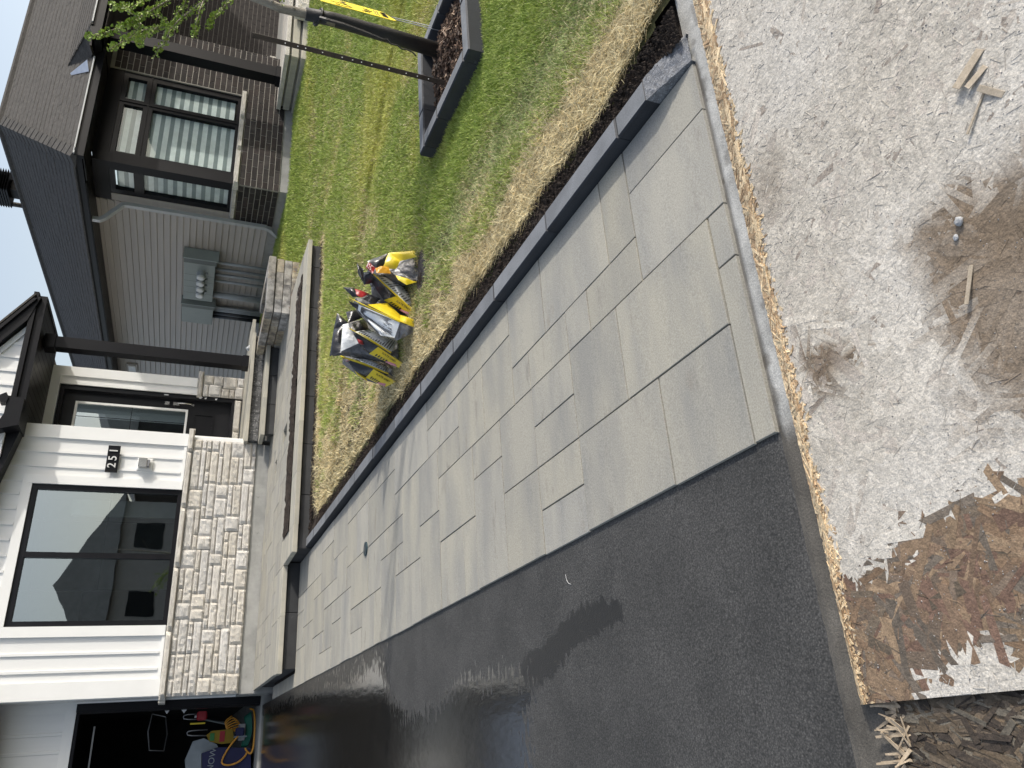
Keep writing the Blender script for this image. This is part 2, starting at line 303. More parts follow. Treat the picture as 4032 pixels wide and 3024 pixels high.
def wet(x, y):
    # film = sheet of water lying on the drive, damp = darkened ground round it
    P = [(-6, 3.40), (-.3, 3.42), (.16, 3.40), (.24, 3.22), (.30, 3.5), (.33, 4.2), (.22, 4.6), (.19, 5.2), (.34, 5.7), (.60, 5.9), (.50, 7), (.58, 9), (.6, 12.6), (-6, 12.6)]
    def soft(P, r, rx=1.0): return sum(inpoly(x+r*rx*math.cos(k*2.4)*(k/14)**.5, y+r*math.sin(k*2.4)*(k/14)**.5, P) for k in range(15))/15.
    A = soft(P, .16, .8)
    B = 0*x
    C = np.clip(soft([(.40, 2.42), (.46, 2.6), (.47, 2.85), (.39, 3.12), (.33, 3.4), (.18, 3.5), (.24, 3.1), (.33, 2.9), (.36, 2.6)], .05), 0, 1)
    far = sstep(5.0, 6.5, y)
    film = np.clip(.80*A+.20*far*(1-A), 0, 1)
    near = sstep(3.5, 3.2, y)
    film = np.maximum(film, .0+near*.08)
    damp = np.clip(np.maximum(A*.9, C)+.75*far, 0, 1)
    return np.stack([film, damp, film*0], 1)
def drz(x, y): return slabz(x, y)-.012-.004*sstep(1.62, 1.56, y)
grid_mesh('driveway', -6.5, .735, 1.56, 12.5, 330, 440, drz, asphalt_m, colf=wet)
# ------------------------------------------------ gutter strip, road
def gutcol(x, y):
    l = np.array([.44, .435, .41])*(.8+.4*fbm(x*14, y*14, 0, 92))[:, None]; d = np.array([.115, .105, .09])*(.8+.4*fbm(x*9, y*9, 0, 93))[:, None]
    k = np.clip(sstep(.80, .70, x+.05*fbm(x*6, y*6, 0, 94))+.75*sstep(1.552, 1.562, y)*(x < 2.14)+.5*sstep(.60, .68, fbm(x*18, y*18, 0, 95)), 0, 1)[:, None]
    return l*(1-k)+d*k
grid_mesh('gutter', -3.5, 5, .2, 1.60, 800, 130, lambda x, y: .121+.002*fbm(x*30, y*30)-.006*sstep(1.555, 1.572, y)*(x < 2.2), curbconc_m, colf=gutcol)
box('road', -6.5, 9, -9, .2, -.1, .07, road_m, kind='structure')
# ------------------------------------------------ bedding below the walkway
MB().prism([(1.575, -.1), (11.35, -.1), (11.35, slabz(0, 11.35)-.018), (1.575, slabz(0, 1.575)-.018)], 0, .735, 2.14).build('walkway_bedding', soil_m, kind='structure')
walk = thing('walkway', (1.43, 1.575, 0), None, None); walk['kind'] = 'structure'
RC = [(4,6,-.45,2),(6,7,-.45,2),(3,4,-.45,0),(0,3,-.45,0),(2,4,0,3),(2,4,3,5),(4,5,2,4),(4,5,4,5),(0,2,0,2),(0,2,2,5),(0,1,5,7),(1,2,5,7),(2,3,5,7),(3,4,5,7),(4,5,5,7),(4,5,7,8),(5,7,2,3),(5,7,3,6),(5,7,6,8),
(2,4,7,9),(0,2,7,9),(3,4,9,11),(0,3,9,11),(0,2,11,12),(0,2,12,14),(2,4,11,14),(4,6,8,10),(4,6,10,12),(6,7,8,10),(6,7,10,11),(6,7,11,13),(6,7,13,15),(4,5,12,14),(5,6,12,15),(3,5,14,16),(0,3,14,16),(5,7,15,19),
(0,2,16,17),(0,2,17,19),(2,5,16,18),(2,3,18,19),(3,4,18,20),(4,5,18,19),(0,3,19,21),(3,4,20,21),(2,4,21,23),(0,2,21,22),(0,2,22,24),(4,6,19,23),(6,7,19,23),(0,1,24,26),(1,2,24,26),(2,4,23,26),(0,3,26,28),(3,4,26,27),
(0,2,28,30),(2,3,28,30),(4,6,23,25),(4,6,25,27),(6,7,23,25),(6,7,25,27),(5,7,27,30),(3,5,27,29),(4,5,29,30),(3,4,29,32),(0,1,30,33),(1,3,30,32),(4,6,30,33),(6,7,30,33),(4,5,33,35),(2,4,32,35),(1,2,32,33),(0,2,33,35),(5,7,33,35),(5,7,35,37),
(3,5,35,37),(0,3,35,37),(0,2,37,40),(2,3,37,38),(3,5,37,38),(2,4,38,40),(4,5,38,40),(5,7,37,40)]
occ = set()
def addrect(c0, c1, r0, r1):
    cells = {(c, r) for c in range(c0, c1) for r in range(int(math.floor(r0)), int(math.ceil(r1)))}
    if cells & occ: return False
    occ.update(cells); return True
RL = []
for q in RC:
    r0 = q[2]
    if addrect(q[0], q[1], -1 if r0 < 0 else r0, q[3]): RL.append(q)
for r in range(0, 40):
    for c in range(0, 7):
        if (c, r) in occ: continue
        for cw, rw in ((2, 3), (2, 2), (1, 3), (2, 1), (1, 2), (1, 1)):
            if c+cw <= 7 and r+rw <= 40 and not ({(a, b) for a in range(c, c+cw) for b in range(r, r+rw)} & occ):
                addrect(c, c+cw, r, r+rw); RL.append((c, c+cw, r, r+rw)); break
def tilt(): a, b, c = random.uniform(-.002, .002), random.uniform(-.0012, .0012), random.uniform(-.0012, .0012); return a, b, c
def paver(x0, x1, y0, y1, zf, m, parent, t=.06, g=.0016, gyj=.0064, c=.0010):
    a, b, d = tilt(); mx, my = (x0+x1)/2, (y0+y1)/2
    return cbox('paver', x0+g, x1-g, y0+gyj*.5, y1-gyj*.5, -t, 0, m, parent, c, lambda x, y: float(zf(x, y))+a+b*(x-mx)+d*(y-my))
for c0, c1, r0, r1 in RL:
    x0, x1 = gx(c0), gx(c1)
    if c1 == 7: x1 = 2.142
    if c0 == 0: x0 = .733+random.uniform(-.004, .004)
    paver(x0+.0014, x1-.0014, gy(r0), gy(r1), slabz, paver_m, walk, gyj=.0066)
yy = gy(40)+.0; 
for a, b in ((9.61, 10.2), (10.2, 10.8), (10.8, 11.35)): paver(.735, .89, a, b, slabz, paver_m, walk)
# joint sand line is the bedding seen between pavers; a cast iron valve lid sits in the pavers
b = MB(); P = [(1.527+.058*math.cos(k*math.pi/10), 6.296+.058*math.sin(k*math.pi/10)) for k in range(20)]
zc = slabz(0, 6.296); b.prism(P, 2, zc-.01, zc+.012)
lid = thing('valve_lid', (1.527, 6.296, zc), 'small round teal grey iron valve lid set between the walkway pavers', 'valve lid')
b.build('lid', teal_m, lid); box('lid_handle', 1.505, 1.549, 6.29, 6.302, zc+.012, zc+.017, chrome_m, lid)
# ------------------------------------------------ dark edging kerb along the lawn
kerb = thing('edging_kerb', (2.2, 5.5, .12), 'dark blue grey stone kerb between the walkway and the lawn, cut end by the street', 'kerb')
ys = [1.57, 1.995]+[1.995+.649*k for k in range(1, 12)]; ys = [y for y in ys if y < 9.0]+[9.05]
for i in range(len(ys)-1):
    a, b_ = ys[i], ys[i+1]; t, u, v = tilt(); dx = random.uniform(-.004, .004)
    x0 = 2.146+.03*(a-2)/7+dx*.5; x1 = x0+.105; zf = lambda x, y: slabz(x, y)+.055+t
    if i == 0: continue
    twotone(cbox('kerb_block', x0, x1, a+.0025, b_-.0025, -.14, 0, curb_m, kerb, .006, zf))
# broken end block: level part and rough split slope
top = lambda y: slabz(0, y)+.055
V = []; F = []
prof = [(1.993, 1.0), (1.79, 1.0), (1.74, .86), (1.69, .66), (1.64, .42), (1.60, .20), (1.575, .04)]
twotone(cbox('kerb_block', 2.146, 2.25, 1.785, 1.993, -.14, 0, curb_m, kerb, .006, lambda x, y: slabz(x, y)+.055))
nx, ny = 14, 26
xs = np.linspace(2.146, 2.25, nx); yv = np.linspace(1.785, 1.57, ny)
XX, YY = np.meshgrid(xs, yv); s = (1.785-YY)/.215
ZZ = slabz(0, YY)+.055*(1-.92*s**1.1)+(.010*(fbm(XX*60, YY*60, 0, 3)-.5))*np.minimum(1, s*6)-.002*s
XX = XX+.045*s*(XX-2.146)/.104*(1-.35*s)
V = np.stack([XX, YY, ZZ], -1).reshape(-1, 3); i = np.arange((ny-1)*(nx-1)); a = (i//(nx-1))*nx+i % (nx-1); F = np.stack([a, a+nx, a+nx+1, a+1], 1)
sk = MB(); sk.V = [tuple(v) for v in V]; sk.F = [tuple(f) for f in F]
for col in (0, nx-1):
    for k in range(ny-1):
        p, q = V[k*nx+col], V[(k+1)*nx+col]; sk.add([p, q, (q[0], q[1], .02), (p[0], p[1], .02)], [(0, 1, 2, 3)])
sk.build('split_end', split_m, kerb)
# ------------------------------------------------ terrace
ter = thing('terrace', (3.6, 10.2, .4), 'raised paved terrace with pale overhanging cap stones and charcoal block risers', 'terrace')
# body
MB().prism([(.94, 9.66), (2.19, 9.66), (2.19, 8.97), (6.27, 8.97), (6.27, 12.0), (.94, 12.0)], 2, .25, .50).build('terrace_core', soil_m, ter)
tz = lambda o: (lambda x, y: terz(x, y)+o)
def caprow(x0, x1, y0, y1, L, vertical=False, first=None, zf=tz(0), m=cap_m, name='cap_stone', parent=ter, t=.055):
    s = y0 if vertical else x0; e = y1 if vertical else x1; a = s; k = 0
    while a < e-.02:
        b = min(e, a+(first if (k == 0 and first) else L)); 
        if e-b < .12: b = e
        A, B = (x0, x1) if vertical else (a+.001, b-.001); C, D = (a+.001, b-.001) if vertical else (y0, y1)
        d = random.uniform(-.0015, .0015)
        cbox(name, A, B, C, D, -t, 0, m, parent, .004, lambda x, y: zf(x, y)+d); a = b; k += 1
caprow(.886, 2.10, 9.57, 9.80, .63)
caprow(2.103, 6.33, 8.87, 9.23, .635, first=.315)
caprow(2.103, 2.44, 9.232, 9.80, .57, vertical=True)
# surface pavers on the same 20 cm module
tocc = set(); nx = 27; ny = 12
def blocked(x, y):
    if y > 12.0 or (x > 4.50 and y > 11.56): return True
    return False
for r in range(ny):
    for c in range(nx):
        if (c, r) in tocc: continue
        opts = [(random.choice((1, 2)), random.choice((2, 3)) if random.random() < .6 else 1) for _ in range(3)]+[(2, 1), (1, 1)]
        for cw, rw in [(3 if random.random() < .3 else a, b) for a, b in opts]:
            cells = {(a, b) for a in range(c, c+cw) for b in range(r, r+rw)}
            if c+cw > nx or r+rw > ny or cells & tocc: continue
            tocc |= cells
            x0, x1 = .90+.2015*c, .90+.2015*(c+cw); y0, y1 = 9.802+.185*r, 9.802+.185*(r+rw)
            paver(x0, x1, y0, y1, terz, paver_m, ter, t=.05); break
# strip between soil bed and first row, and right end
for a in np.arange(2.445, 6.3, .6): paver(a, min(a+.6, 6.33), 9.70, 9.80, terz, paver_m, ter, t=.05)
paver(6.0, 6.33, 9.235, 9.70, terz, paver_m, ter, t=.05)
paver(5.6, 6.0, 9.6, 9.70, terz, paver_m, ter, t=.05)
def riser(a0, a1, fixed, z0, z1, axis, m, parent, L=.63, out=-1, name='wall_block', th=.10, zf=None):
    a = a0
    while a < a1-.02:
        b = min(a1, a+L)
        if a1-b < .1: b = a1
        d = random.uniform(-.003, .003)
        g = .004
        if axis == 0: cbox(name, a+g, b-g, fixed+d, fixed+th, z0, z1, m, parent, .006)
        else: cbox(name, fixed+d, fixed+th, a+g, b-g, z0, z1, m, parent, .006)
        a = b
riser(.935, 2.15, 9.62, .30, .533, 0, riser_m, ter)
riser(8.93, 9.62, 2.155, .28, .516, 1, riser_m, ter, L=.35)
riser(2.16, 6.285, 8.93, .28, .516, 0, riser_m, ter)
riser(9.62, 11.9, .935, .32, .533, 1, riser_m, ter)
riser(8.95, 10.4, 6.19, .3, .516, 1, riser_m, ter)
# soil bed in the terrace
def bedz(x, y): return terz(x, y)-.022+.035*fbm(x*18, y*18, 0, 9, 4)+.02*fbm(x*5, y*5)
grid_mesh('planting_bed_soil', 2.43, 6.01, 9.22, 9.71, 260, 36, bedz, soil_m, kind='structure')
# ------------------------------------------------ steps and porch deck
st = thing('porch_steps', (5.3, 11.6, .6), 'two pale capped steps with dark marbled risers up to the porch', 'steps')
caprow(4.50, 6.04, 11.49, 11.93, .62, zf=lambda x, y: .829, parent=st, t=.058, name='step_tread')
riser(4.54, 6.03, 11.55, .60, .770, 0, riser_m, st, L=.5)
caprow(4.52, 6.44, 11.86, 12.22, .62, zf=lambda x, y: 1.040, parent=st, t=.055, name='step_tread')
mar_m = mat('marbled dark riser', (.15, .15, .15), (.05, .05, .05), sc=16, rough=.8, bump=.3, bsc=150, var=.2, fine=.2, c3=(.36, .35, .34), r3=.58)
riser(4.56, 6.42, 11.93, .832, .984, 0, mar_m, st, L=.47)
deck = thing('porch_deck', (5.4, 12.8, 1.0), 'pale slab porch deck in front of the black entrance door', 'porch')
for a in np.arange(4.62, 6.44, .455): paver(a, a+.455, 12.225, 12.7, lambda x, y: 1.04+.02*(y-12.2), cap_m, deck, t=.05); paver(a, a+.455, 12.7, 13.14, lambda x, y: 1.04+.02*(y-12.2), cap_m, deck, t=.05)
box('deck_base', 4.62, 6.40, 12.05, 13.3, .5, .985, mortar_m, deck)
# ------------------------------------------------ block planter beside the steps
pl = thing('block_planter', (6.5, 11.1, .5), 'raised bed of tumbled blended grey and brown blocks right of the porch steps', 'planter')
for k, (z0, z1, in_) in enumerate(((.40, .612, .0), (.612, .728, .008), (.732, .848, .008))):
    x = 6.04+in_
    for L in ([.28, .36, .30], [.50, .44], [.23, .48, .24])[k]:
        cbox('wall_block', x+.002, min(x+L, 7.0)-.002, 10.43+in_, 10.58, z0, z1-.003, blend_m, pl, .007); x += L
    y = 10.582
    for L in ([.5, .3, .6], [.42, .5, .5], [.3, .56, .5])[k]:
        cbox('wall_block', 6.04+in_, 6.19, y, min(y+L, 11.86)-.003, z0, z1-.003, blend_m, pl, .007); cbox('wall_block', 6.85, 7.0-in_, y, min(y+L, 11.86)-.003, z0, z1-.003, blend_m, pl, .007); y += L
for a, b in ((6.02, 6.60), (6.602, 7.01)): cbox('cap_block', a, b, 10.41, 10.62, .855, .965, blend_m, pl, .008)
for a, b in ((10.622, 11.05), (11.053, 11.5), (11.503, 11.84)):
    cbox('cap_block', 6.02, 6.23, a, b, .855, .965, blend_m, pl, .008); cbox('cap_block', 6.80, 7.01, a, b, .855, .965, blend_m, pl, .008)
grid_mesh('bed_soil', 6.18, 6.86, 10.6, 12.9, 40, 80, lambda x, y: .90+.03*fbm(x*14, y*14), soil_m, kind=None, parent=pl)
# ------------------------------------------------ main house (number 251)
H = thing('white_house', (2.7, 12.3, .5), 'white board and batten house with pale stone base, black windows and number 251 plate', 'house')
box('foundation', .87, 4.535, 12.035, 12.3, .30, .84, conc_m, H)
# structural wall behind the cladding
wall = MB().box(.90, 1.80, 12.06, 12.30, .84, 5.2).box(3.745, 4.60, 12.06, 12.30, .84, 5.2).box(1.80, 3.745, 12.06, 12.30, .84, 1.84).box(1.80, 3.745, 12.06, 12.30, 3.79, 5.2).build('wall', white_m, H)
box('mortar_bed', .878, 4.535, 12.02, 12.058, .84, 1.76, mortar_m, H)
# veneer stones: courses of split ashlar
def stone(x0, x1, z0, z1, y0, parent, m=stone_m, depth=.045, name='stone', seed=0, nx=9, nz=6, face='y', amp=.016):
    nx = max(6, min(15, int((x1-x0)/.03))); nz = max(5, min(8, int((z1-z0)/.022)+2))
    u = np.linspace(0, 1, nx); v = np.linspace(0, 1, nz); U, Vv = np.meshgrid(u, v)
    ed = np.minimum(np.minimum(U, 1-U)*(x1-x0), np.minimum(Vv, 1-Vv)*(z1-z0)); ee = np.clip(ed/.011, 0, 1)
    X = x0+(x1-x0)*U; Z = z0+(z1-z0)*Vv
    jit = .006*(fbm(X*20, Z*20, seed, 2)-.5)*(1-ee); X = X+jit; Z = Z+jit
    D = depth*(.55+.45*ee)+amp*(fbm(X*30, Z*36, seed*1.7, 4)-.5)*2*(.3+.7*ee)+random.uniform(-.006, .008)
    Yc = y0-D
    P = np.stack([X, Yc, Z], -1).reshape(-1, 3) if face == 'y' else np.stack([Yc, X, Z], -1).reshape(-1, 3)
    i = np.arange((nz-1)*(nx-1)); a = (i//(nx-1))*nx+i % (nx-1); F = [tuple(t) for t in np.stack([a, a+1, a+nx+1, a+nx], 1)]
    n = len(P); ring = [k for k in range(nx)]+[nx*(k+1)-1 for k in range(1, nz)]+[nx*(nz-1)+k for k in range(nx-2, -1, -1)]+[nx*k for k in range(nz-2, 0, -1)]
    B = P[ring].copy(); B[:, 1 if face == 'y' else 0] = y0
    F += [(ring[(k+1) % len(ring)], ring[k], n+k, n+(k+1) % len(ring)) for k in range(len(ring))]
    return obj(name, np.vstack([P, B]), F, m, parent, smooth=False)
def veneer(x0, x1, z0, z1, y0, parent, seed=1, face='y', rows=None):
    rnd = random.Random(seed); sd = seed*10; z = z0; g = .004
    rows = rows or [.17, .19, .175, .18, .19]; tot = sum(rows); 
    for h in rows:
        h = h*(z1-z0)/tot; x = x0; last = None
        while x < x1-.03:
            t = rnd.choice([0, 0, 0, 1, 1, 2] if last != 0 else [0, 1, 1, 2, 1]); last = t
            L = rnd.uniform(.34, .64)
            if x1-(x+L) < .14: L = x1-x
            if t == 0:
                L = min(L, rnd.uniform(.16, .30)) if x1-x > .5 else L
                st_ = [(x, x+L, z, z+h)]
            else:
                f = {1: .62, 2: .36, 3: .5}[t]; st_ = []
                for a, b in ((z, z+h*f), (z+h*f, z+h)):
                    if (b-a) < .08 and L > .3 and rnd.random() < .6:
                        k = rnd.uniform(.35, .65); st_ += [(x, x+L*k, a, b), (x+L*k, x+L, a, b)]
                    else: st_.append((x, x+L, a, b))
            for a, b, c, d in st_:
                sd += 1; stone(a+g/2, b-g/2, c+g/2, d-g/2, y0, parent, seed=sd, face=face)
            x += L
        z += h
veneer(.872, 4.545, .838, 1.752, 12.03, H, seed=4)
xs = [.835, 1.714, 2.594, 3.46, 4.34, 4.72]
for a, b in zip(xs[:-1], xs[1:]): stone(a+.002, b-.002, 1.755, 1.838, 12.10, H, m=sillst_m, depth=.15, name='sill_stone', seed=a*9, amp=.010)
# return (left) side of the bay in stone and trim
box('return_wall', .88, 1.0, 12.06, 12.52, .84, 5.2, white_m, H)
for k, (a, b) in enumerate(((.86, 1.16), (1.16, 1.45), (1.45, 1.75))): stone(12.06, 12.42, a, b-.006, .925, H, seed=60+k, face='x', depth=.03)
box('sill_return', .80, .88, 12.06, 12.40, 1.755, 1.838, sillst_m, H)
box('foundation_return', .86, .90, 12.04, 12.42, .35, .84, conc_m, H)
# battens and panels
def batten(xc, z0, z1, wd=.044, y=12.06, t=.019, nm='batten'):
    b = MB(); b.prism([(xc-wd/2, y), (xc-wd/2+.006, y-t), (xc+wd/2-.006, y-t), (xc+wd/2, y)], 2, z0, z1); return b.build(nm, white_m, H)
for xc in (1.452, 1.236): batten(xc, 1.90, 5.2)
for xc in (4.23, 4.012): batten(xc, 1.90, 5.2)
for k in range(8): batten(2.30+.216*k if k < 7 else 3.79, 3.915, 5.2)
batten(2.085, 3.915, 5.2); batten(1.869, 3.915, 5.2)
box('corner_trim', .94-.05, 1.105, 12.03, 12.058, 1.84, 5.2, trim_m, H)
box('corner_trim', 4.435, 4.61, 12.03, 12.058, 1.84, 5.2, trim_m, H)
box('corner_trim_side', 4.61, 4.635, 12.032, 12.2, 1.84, 5.2, trim_m, H)
box('window_trim', 1.665, 1.80, 12.025, 12.058, 1.85, 3.90, trim_m, H); box('window_trim', 3.745, 3.875, 12.025, 12.058, 1.85, 3.90, trim_m, H); box('window_trim', 1.802, 3.743, 12.025, 12.058, 3.782, 3.90, trim_m, H)
for a, b in ((1.107, 1.662), (3.878, 4.432)): box('starter_strip', a, b, 12.038, 12.056, 1.845, 1.885, trim_m, H)
def window(parent, x0, x1, z0, z1, y, splits, name='window', fw=.07, depth=.09, zs=(), sash=.0):
    W = MB(); W.box(x0, x0+fw, y, y+depth, z0, z1).box(x1-fw, x1, y, y+depth, z0, z1).box(x0+fw, x1-fw, y, y+depth, z1-fw, z1).box(x0+fw, x1-fw, y, y+depth, z0, z0+fw*.8)
    for s in splits: W.box(s-.037, s+.037, y-.004, y+depth, z0+fw*.8, z1-fw)
    f = W.build(name, frame_m, parent)
    xx = [x0+fw]+[v for s in splits for v in (s-.037, s+.037)]+[x1-fw]
    for i in range(0, len(xx), 2): box('pane', xx[i], xx[i+1], y+.035, y+.043, z0+fw*.8, z1-fw, glass_m, f)
    return f
wf = window(H, 1.80, 3.745, 1.84, 3.782, 12.055, [2.75], fw=.072)
for xc in (2.275, 3.24): box('muntin', xc-.006, xc+.006, 12.10, 12.106, 1.905, 3.70, frame_m, wf)
for a, b in ((1.875, 2.71), (2.79, 3.67)): box('muntin', a, b, 12.1005, 12.1065, 2.765, 2.777, frame_m, wf)
# room behind the window
rm = MB().box(.95, 4.55, 15.4, 15.5, .9, 4.6).box(.95, 1.05, 12.3, 15.4, .9, 4.6).box(4.5, 4.6, 12.3, 15.4, .9, 4.6).box(.95, 4.6, 12.3, 15.5, 1.1, 1.2).box(.95, 4.6, 12.3, 15.5, 4.1, 4.2).build('room', room_m, H)
box('inner_door', 1.9, 2.9, 15.3, 15.39, 1.2, 3.3, dark_m, H)
box('inner_curtain', 3.42, 3.66, 12.45, 12.52, 1.9, 3.3, room_m, H)
# upper roof of the main house (mostly above the frame)
MB().prism([(.6, 5.2), (4.75, 5.2), (4.75, 5.32), (2.6, 6.9), (.6, 5.6)], 1, 11.7, 20).build('main_roof', shing_m, H)
# ---- entrance bay, wall at Y 13.1
box('entry_wall', 5.77, 6.07, 13.12, 13.4, 1.8, 4.05, white_m, H); box('entry_side_wall', 5.95, 6.05, 13.4, 18, .6, 4.05, white_m, H)
box('entry_corner_trim', 5.915, 6.08, 13.09, 13.118, 1.822, 4.04, trim_m, H)
box('entry_header', 4.62, 5.913, 13.09, 13.3, 3.875, 4.04, trim_m, H)
box('entry_jamb_trim', 5.775, 5.82, 13.10, 13.117, 1.90, 3.873, trim_m, H)
box('entry_jamb_trim', 5.77, 5.774, 13.10, 13.22, 1.82, 3.873, trim_m, H)
box('entry_left_wall', 4.60, 4.72, 12.3, 13.3, 1.0, 4.1, white_m, H)
box('entry_pillar_core', 5.80, 6.14, 13.13, 13.45, 1.06, 1.73, mortar_m, H)
for k, (a, b, c, d) in enumerate(((5.765, 5.99, 1.06, 1.20), (5.99, 6.16, 1.06, 1.17), (5.765, 5.93, 1.205, 1.29), (5.935, 6.16, 1.175, 1.40), (5.765, 5.93, 1.295, 1.42), (5.765, 5.99, 1.425, 1.63), (5.995, 6.16, 1.405, 1.56), (5.995, 6.16, 1.565, 1.72), (5.765, 5.99, 1.635, 1.72))): stone(a+.003, b-.003, c, d-.004, 13.13, H, seed=80+k, amp=.012)
stone(5.74, 6.235, 1.728, 1.815, 13.22, H, m=sillst_m, depth=.15, name='sill_stone', seed=5.2, amp=.01)
for a, b in ((4.66, 5.15), (5.155, 5.74)): stone(a, b, 1.075, 1.185, 13.20, H, m=sillst_m, depth=.12, name='door_sill_stone', seed=a*3, amp=.01)
# ---- entrance door
D = MB().box(4.70, 4.86, 13.14, 13.30, 1.19, 3.86).box(5.70, 5.768, 13.14, 13.30, 1.19, 3.86).box(4.86, 5.70, 13.14, 13.30, 3.80, 3.86).box(4.86, 5.70, 13.12, 13.3, 1.19, 1.23).build('door_frame', doorp_m, H)
door = MB().box(4.862, 5.03, 13.235, 13.28, 1.232, 3.798).box(5.53, 5.698, 13.235, 13.28, 1.232, 3.798).box(5.03, 5.53, 13.235, 13.28, 1.232, 1.92).box(5.03, 5.53, 13.235, 13.28, 3.62, 3.798).build('door', doorp_m, H)
MB().box(5.03, 5.065, 13.215, 13.236, 1.92, 3.62).box(5.495, 5.53, 13.215, 13.236, 1.92, 3.62).box(5.065, 5.495, 13.215, 13.236, 1.92, 1.955).box(5.065, 5.495, 13.215, 13.236, 3.585, 3.62).build('glass_surround', white_m, door)
box('door_glass', 5.065, 5.495, 13.243, 13.25, 1.955, 3.585, glass_m, door)
box('door_muntin', 5.065, 5.495, 13.2405, 13.2425, 2.775, 2.785, frame_m, door); box('door_muntin', 5.275, 5.285, 13.240, 13.242, 1.955, 3.585, frame_m, door)
b = MB()
for a, c in ((1.50, 1.83),):
    b.box(5.09, 5.47, 13.22, 13.236, a, a+.025).box(5.09, 5.47, 13.22, 13.236, c-.025, c).box(5.09, 5.115, 13.22, 13.236, a+.025, c-.025).box(5.445, 5.47, 13.22, 13.236, a+.025, c-.025)
b.build('door_panel_moulding', doorp_m, door)
hb = MB().cbox(5.585, 5.645, 13.20, 13.236, 2.22, 2.30, .006); hb.cbox(5.588, 5.645, 13.205, 13.236, 2.06, 2.17, .006); hb.cbox(5.60, 5.635, 13.205, 13.236, 1.83, 1.88, .004)
hb.tube([(5.617, 13.205, 2.09), (5.617, 13.165, 2.08), (5.617, 13.155, 1.98), (5.617, 13.17, 1.88), (5.617, 13.205, 1.86)], .011); hb.build('door_handle', chrome_m, door)
for z, a in ((1.74, .03), (1.66, .02), (1.49, .02)): MB().prism([(5.713, z), (5.75, z-a), (5.74, z+a), (5.72, z+a)], 1, 13.128, 13.132).build('frame_sticker', paper_m, D)
box('frame_sticker', 5.725, 5.75, 13.128, 13.132, 2.25, 2.32, paper_m, D)
# lamp hanging inside the door glass and pale interior wall
box('hall_wall', 4.7, 5.8, 14.6, 14.7, 1.2, 3.9, room_m, H); box('hall_floor', 4.7, 5.8, 13.3, 14.6, 1.15, 1.2, room_m, H)
# ---- porch roof: gable with horizontal black fascia, soffit boards
PR = thing('porch_roof', (5.7, 12.3, 4.0), 'small porch gable roof with black fascia and dark boarded soffit above the door', 'porch roof')
for k in range(15):
    x = 4.64+.125*k; cbox('soffit_board', x, x+.122, 11.70, 13.09, 4.006, 4.02, soffit_m, PR, .004)
MB().box(4.62, 6.50, 11.62, 11.69, 3.99, 4.155).box(6.44, 6.51, 11.69, 13.3, 3.99, 4.155).build('fascia', black_m, PR)
MB().box(4.62, 6.54, 11.575, 11.618, 4.10, 4.165).box(6.512, 6.55, 11.62, 13.3, 4.10, 4.165).build('drip_edge', black_m, PR)
# gable end
def rk(x, off=0): return 4.178+(6.35-x)*.667+off
g = MB(); g.prism([(4.0, 4.166), (5.96, 4.166), (4.0, rk(4.0, -.27))], 1, 11.70, 11.76); gb = g.build('gable_panel', white_m, PR)
b = MB()
for x in np.arange(4.2, 5.8, .216): b.box(x-.02, x+.02, 11.682, 11.70, 4.17, rk(x, -.30))
b.build('gable_battens', white_m, PR)
MB().prism([(4.2, rk(4.2, -.30)), (5.90, 4.168), (6.02, 4.168), (4.2, rk(4.2, -.19))], 1, 11.665, 11.70).build('frieze_board', white_m, PR)
MB().prism([(3.6, rk(3.6)), (6.45, 4.12), (6.45, 4.06), (6.05, 4.168), (3.6, rk(3.6, -.20))], 1, 11.56, 11.62).build('rake_fascia', black_m, PR)
MB().prism([(3.6, rk(3.6, -.02)), (6.40, 4.145), (6.40, 4.10), (3.6, rk(3.6, -.10))], 1, 11.52, 11.56).build('rake_drip', black_m, PR)
MB().prism([(3.6, rk(3.6)), (6.47, 4.12), (6.47, 4.15), (3.6, rk(3.6, .03))], 1, 11.52, 14).build('roof_deck', shing_m, PR)
MB().prism([(4.40, 3.99), (4.80, 3.99), (4.82, 4.19), (4.55, 4.19), (4.3, 4.28)], 1, 11.52, 11.99).build('fascia_return', black_m, PR)
MB().prism([(4.71, 4.19), (4.79, 4.17), (4.86, 4.21), (4.80, 4.30), (4.70, 4.26)], 1, 11.50, 11.62).build('flashing_cap', black_m, PR)
MB().prism([(3.0, 4.30), (4.42, 4.0), (4.42, 4.12), (3.0, 5.0)], 1, 11.75, 11.99).build('side_fascia', black_m, PR)
post = thing('porch_post', (5.95, 12.05, 1.06), 'tall square black post holding up the right corner of the porch roof', 'post')
cbox('post_shaft', 5.86, 6.04, 11.97, 12.15, 1.075, 4.0, black_m, post, .006); cbox('post_base', 5.85, 6.05, 11.96, 12.16, 1.062, 1.16, black_m, post, .004); cbox('post_capital', 5.84, 6.06, 11.95, 12.17, 3.84, 3.99, black_m, post, .004)
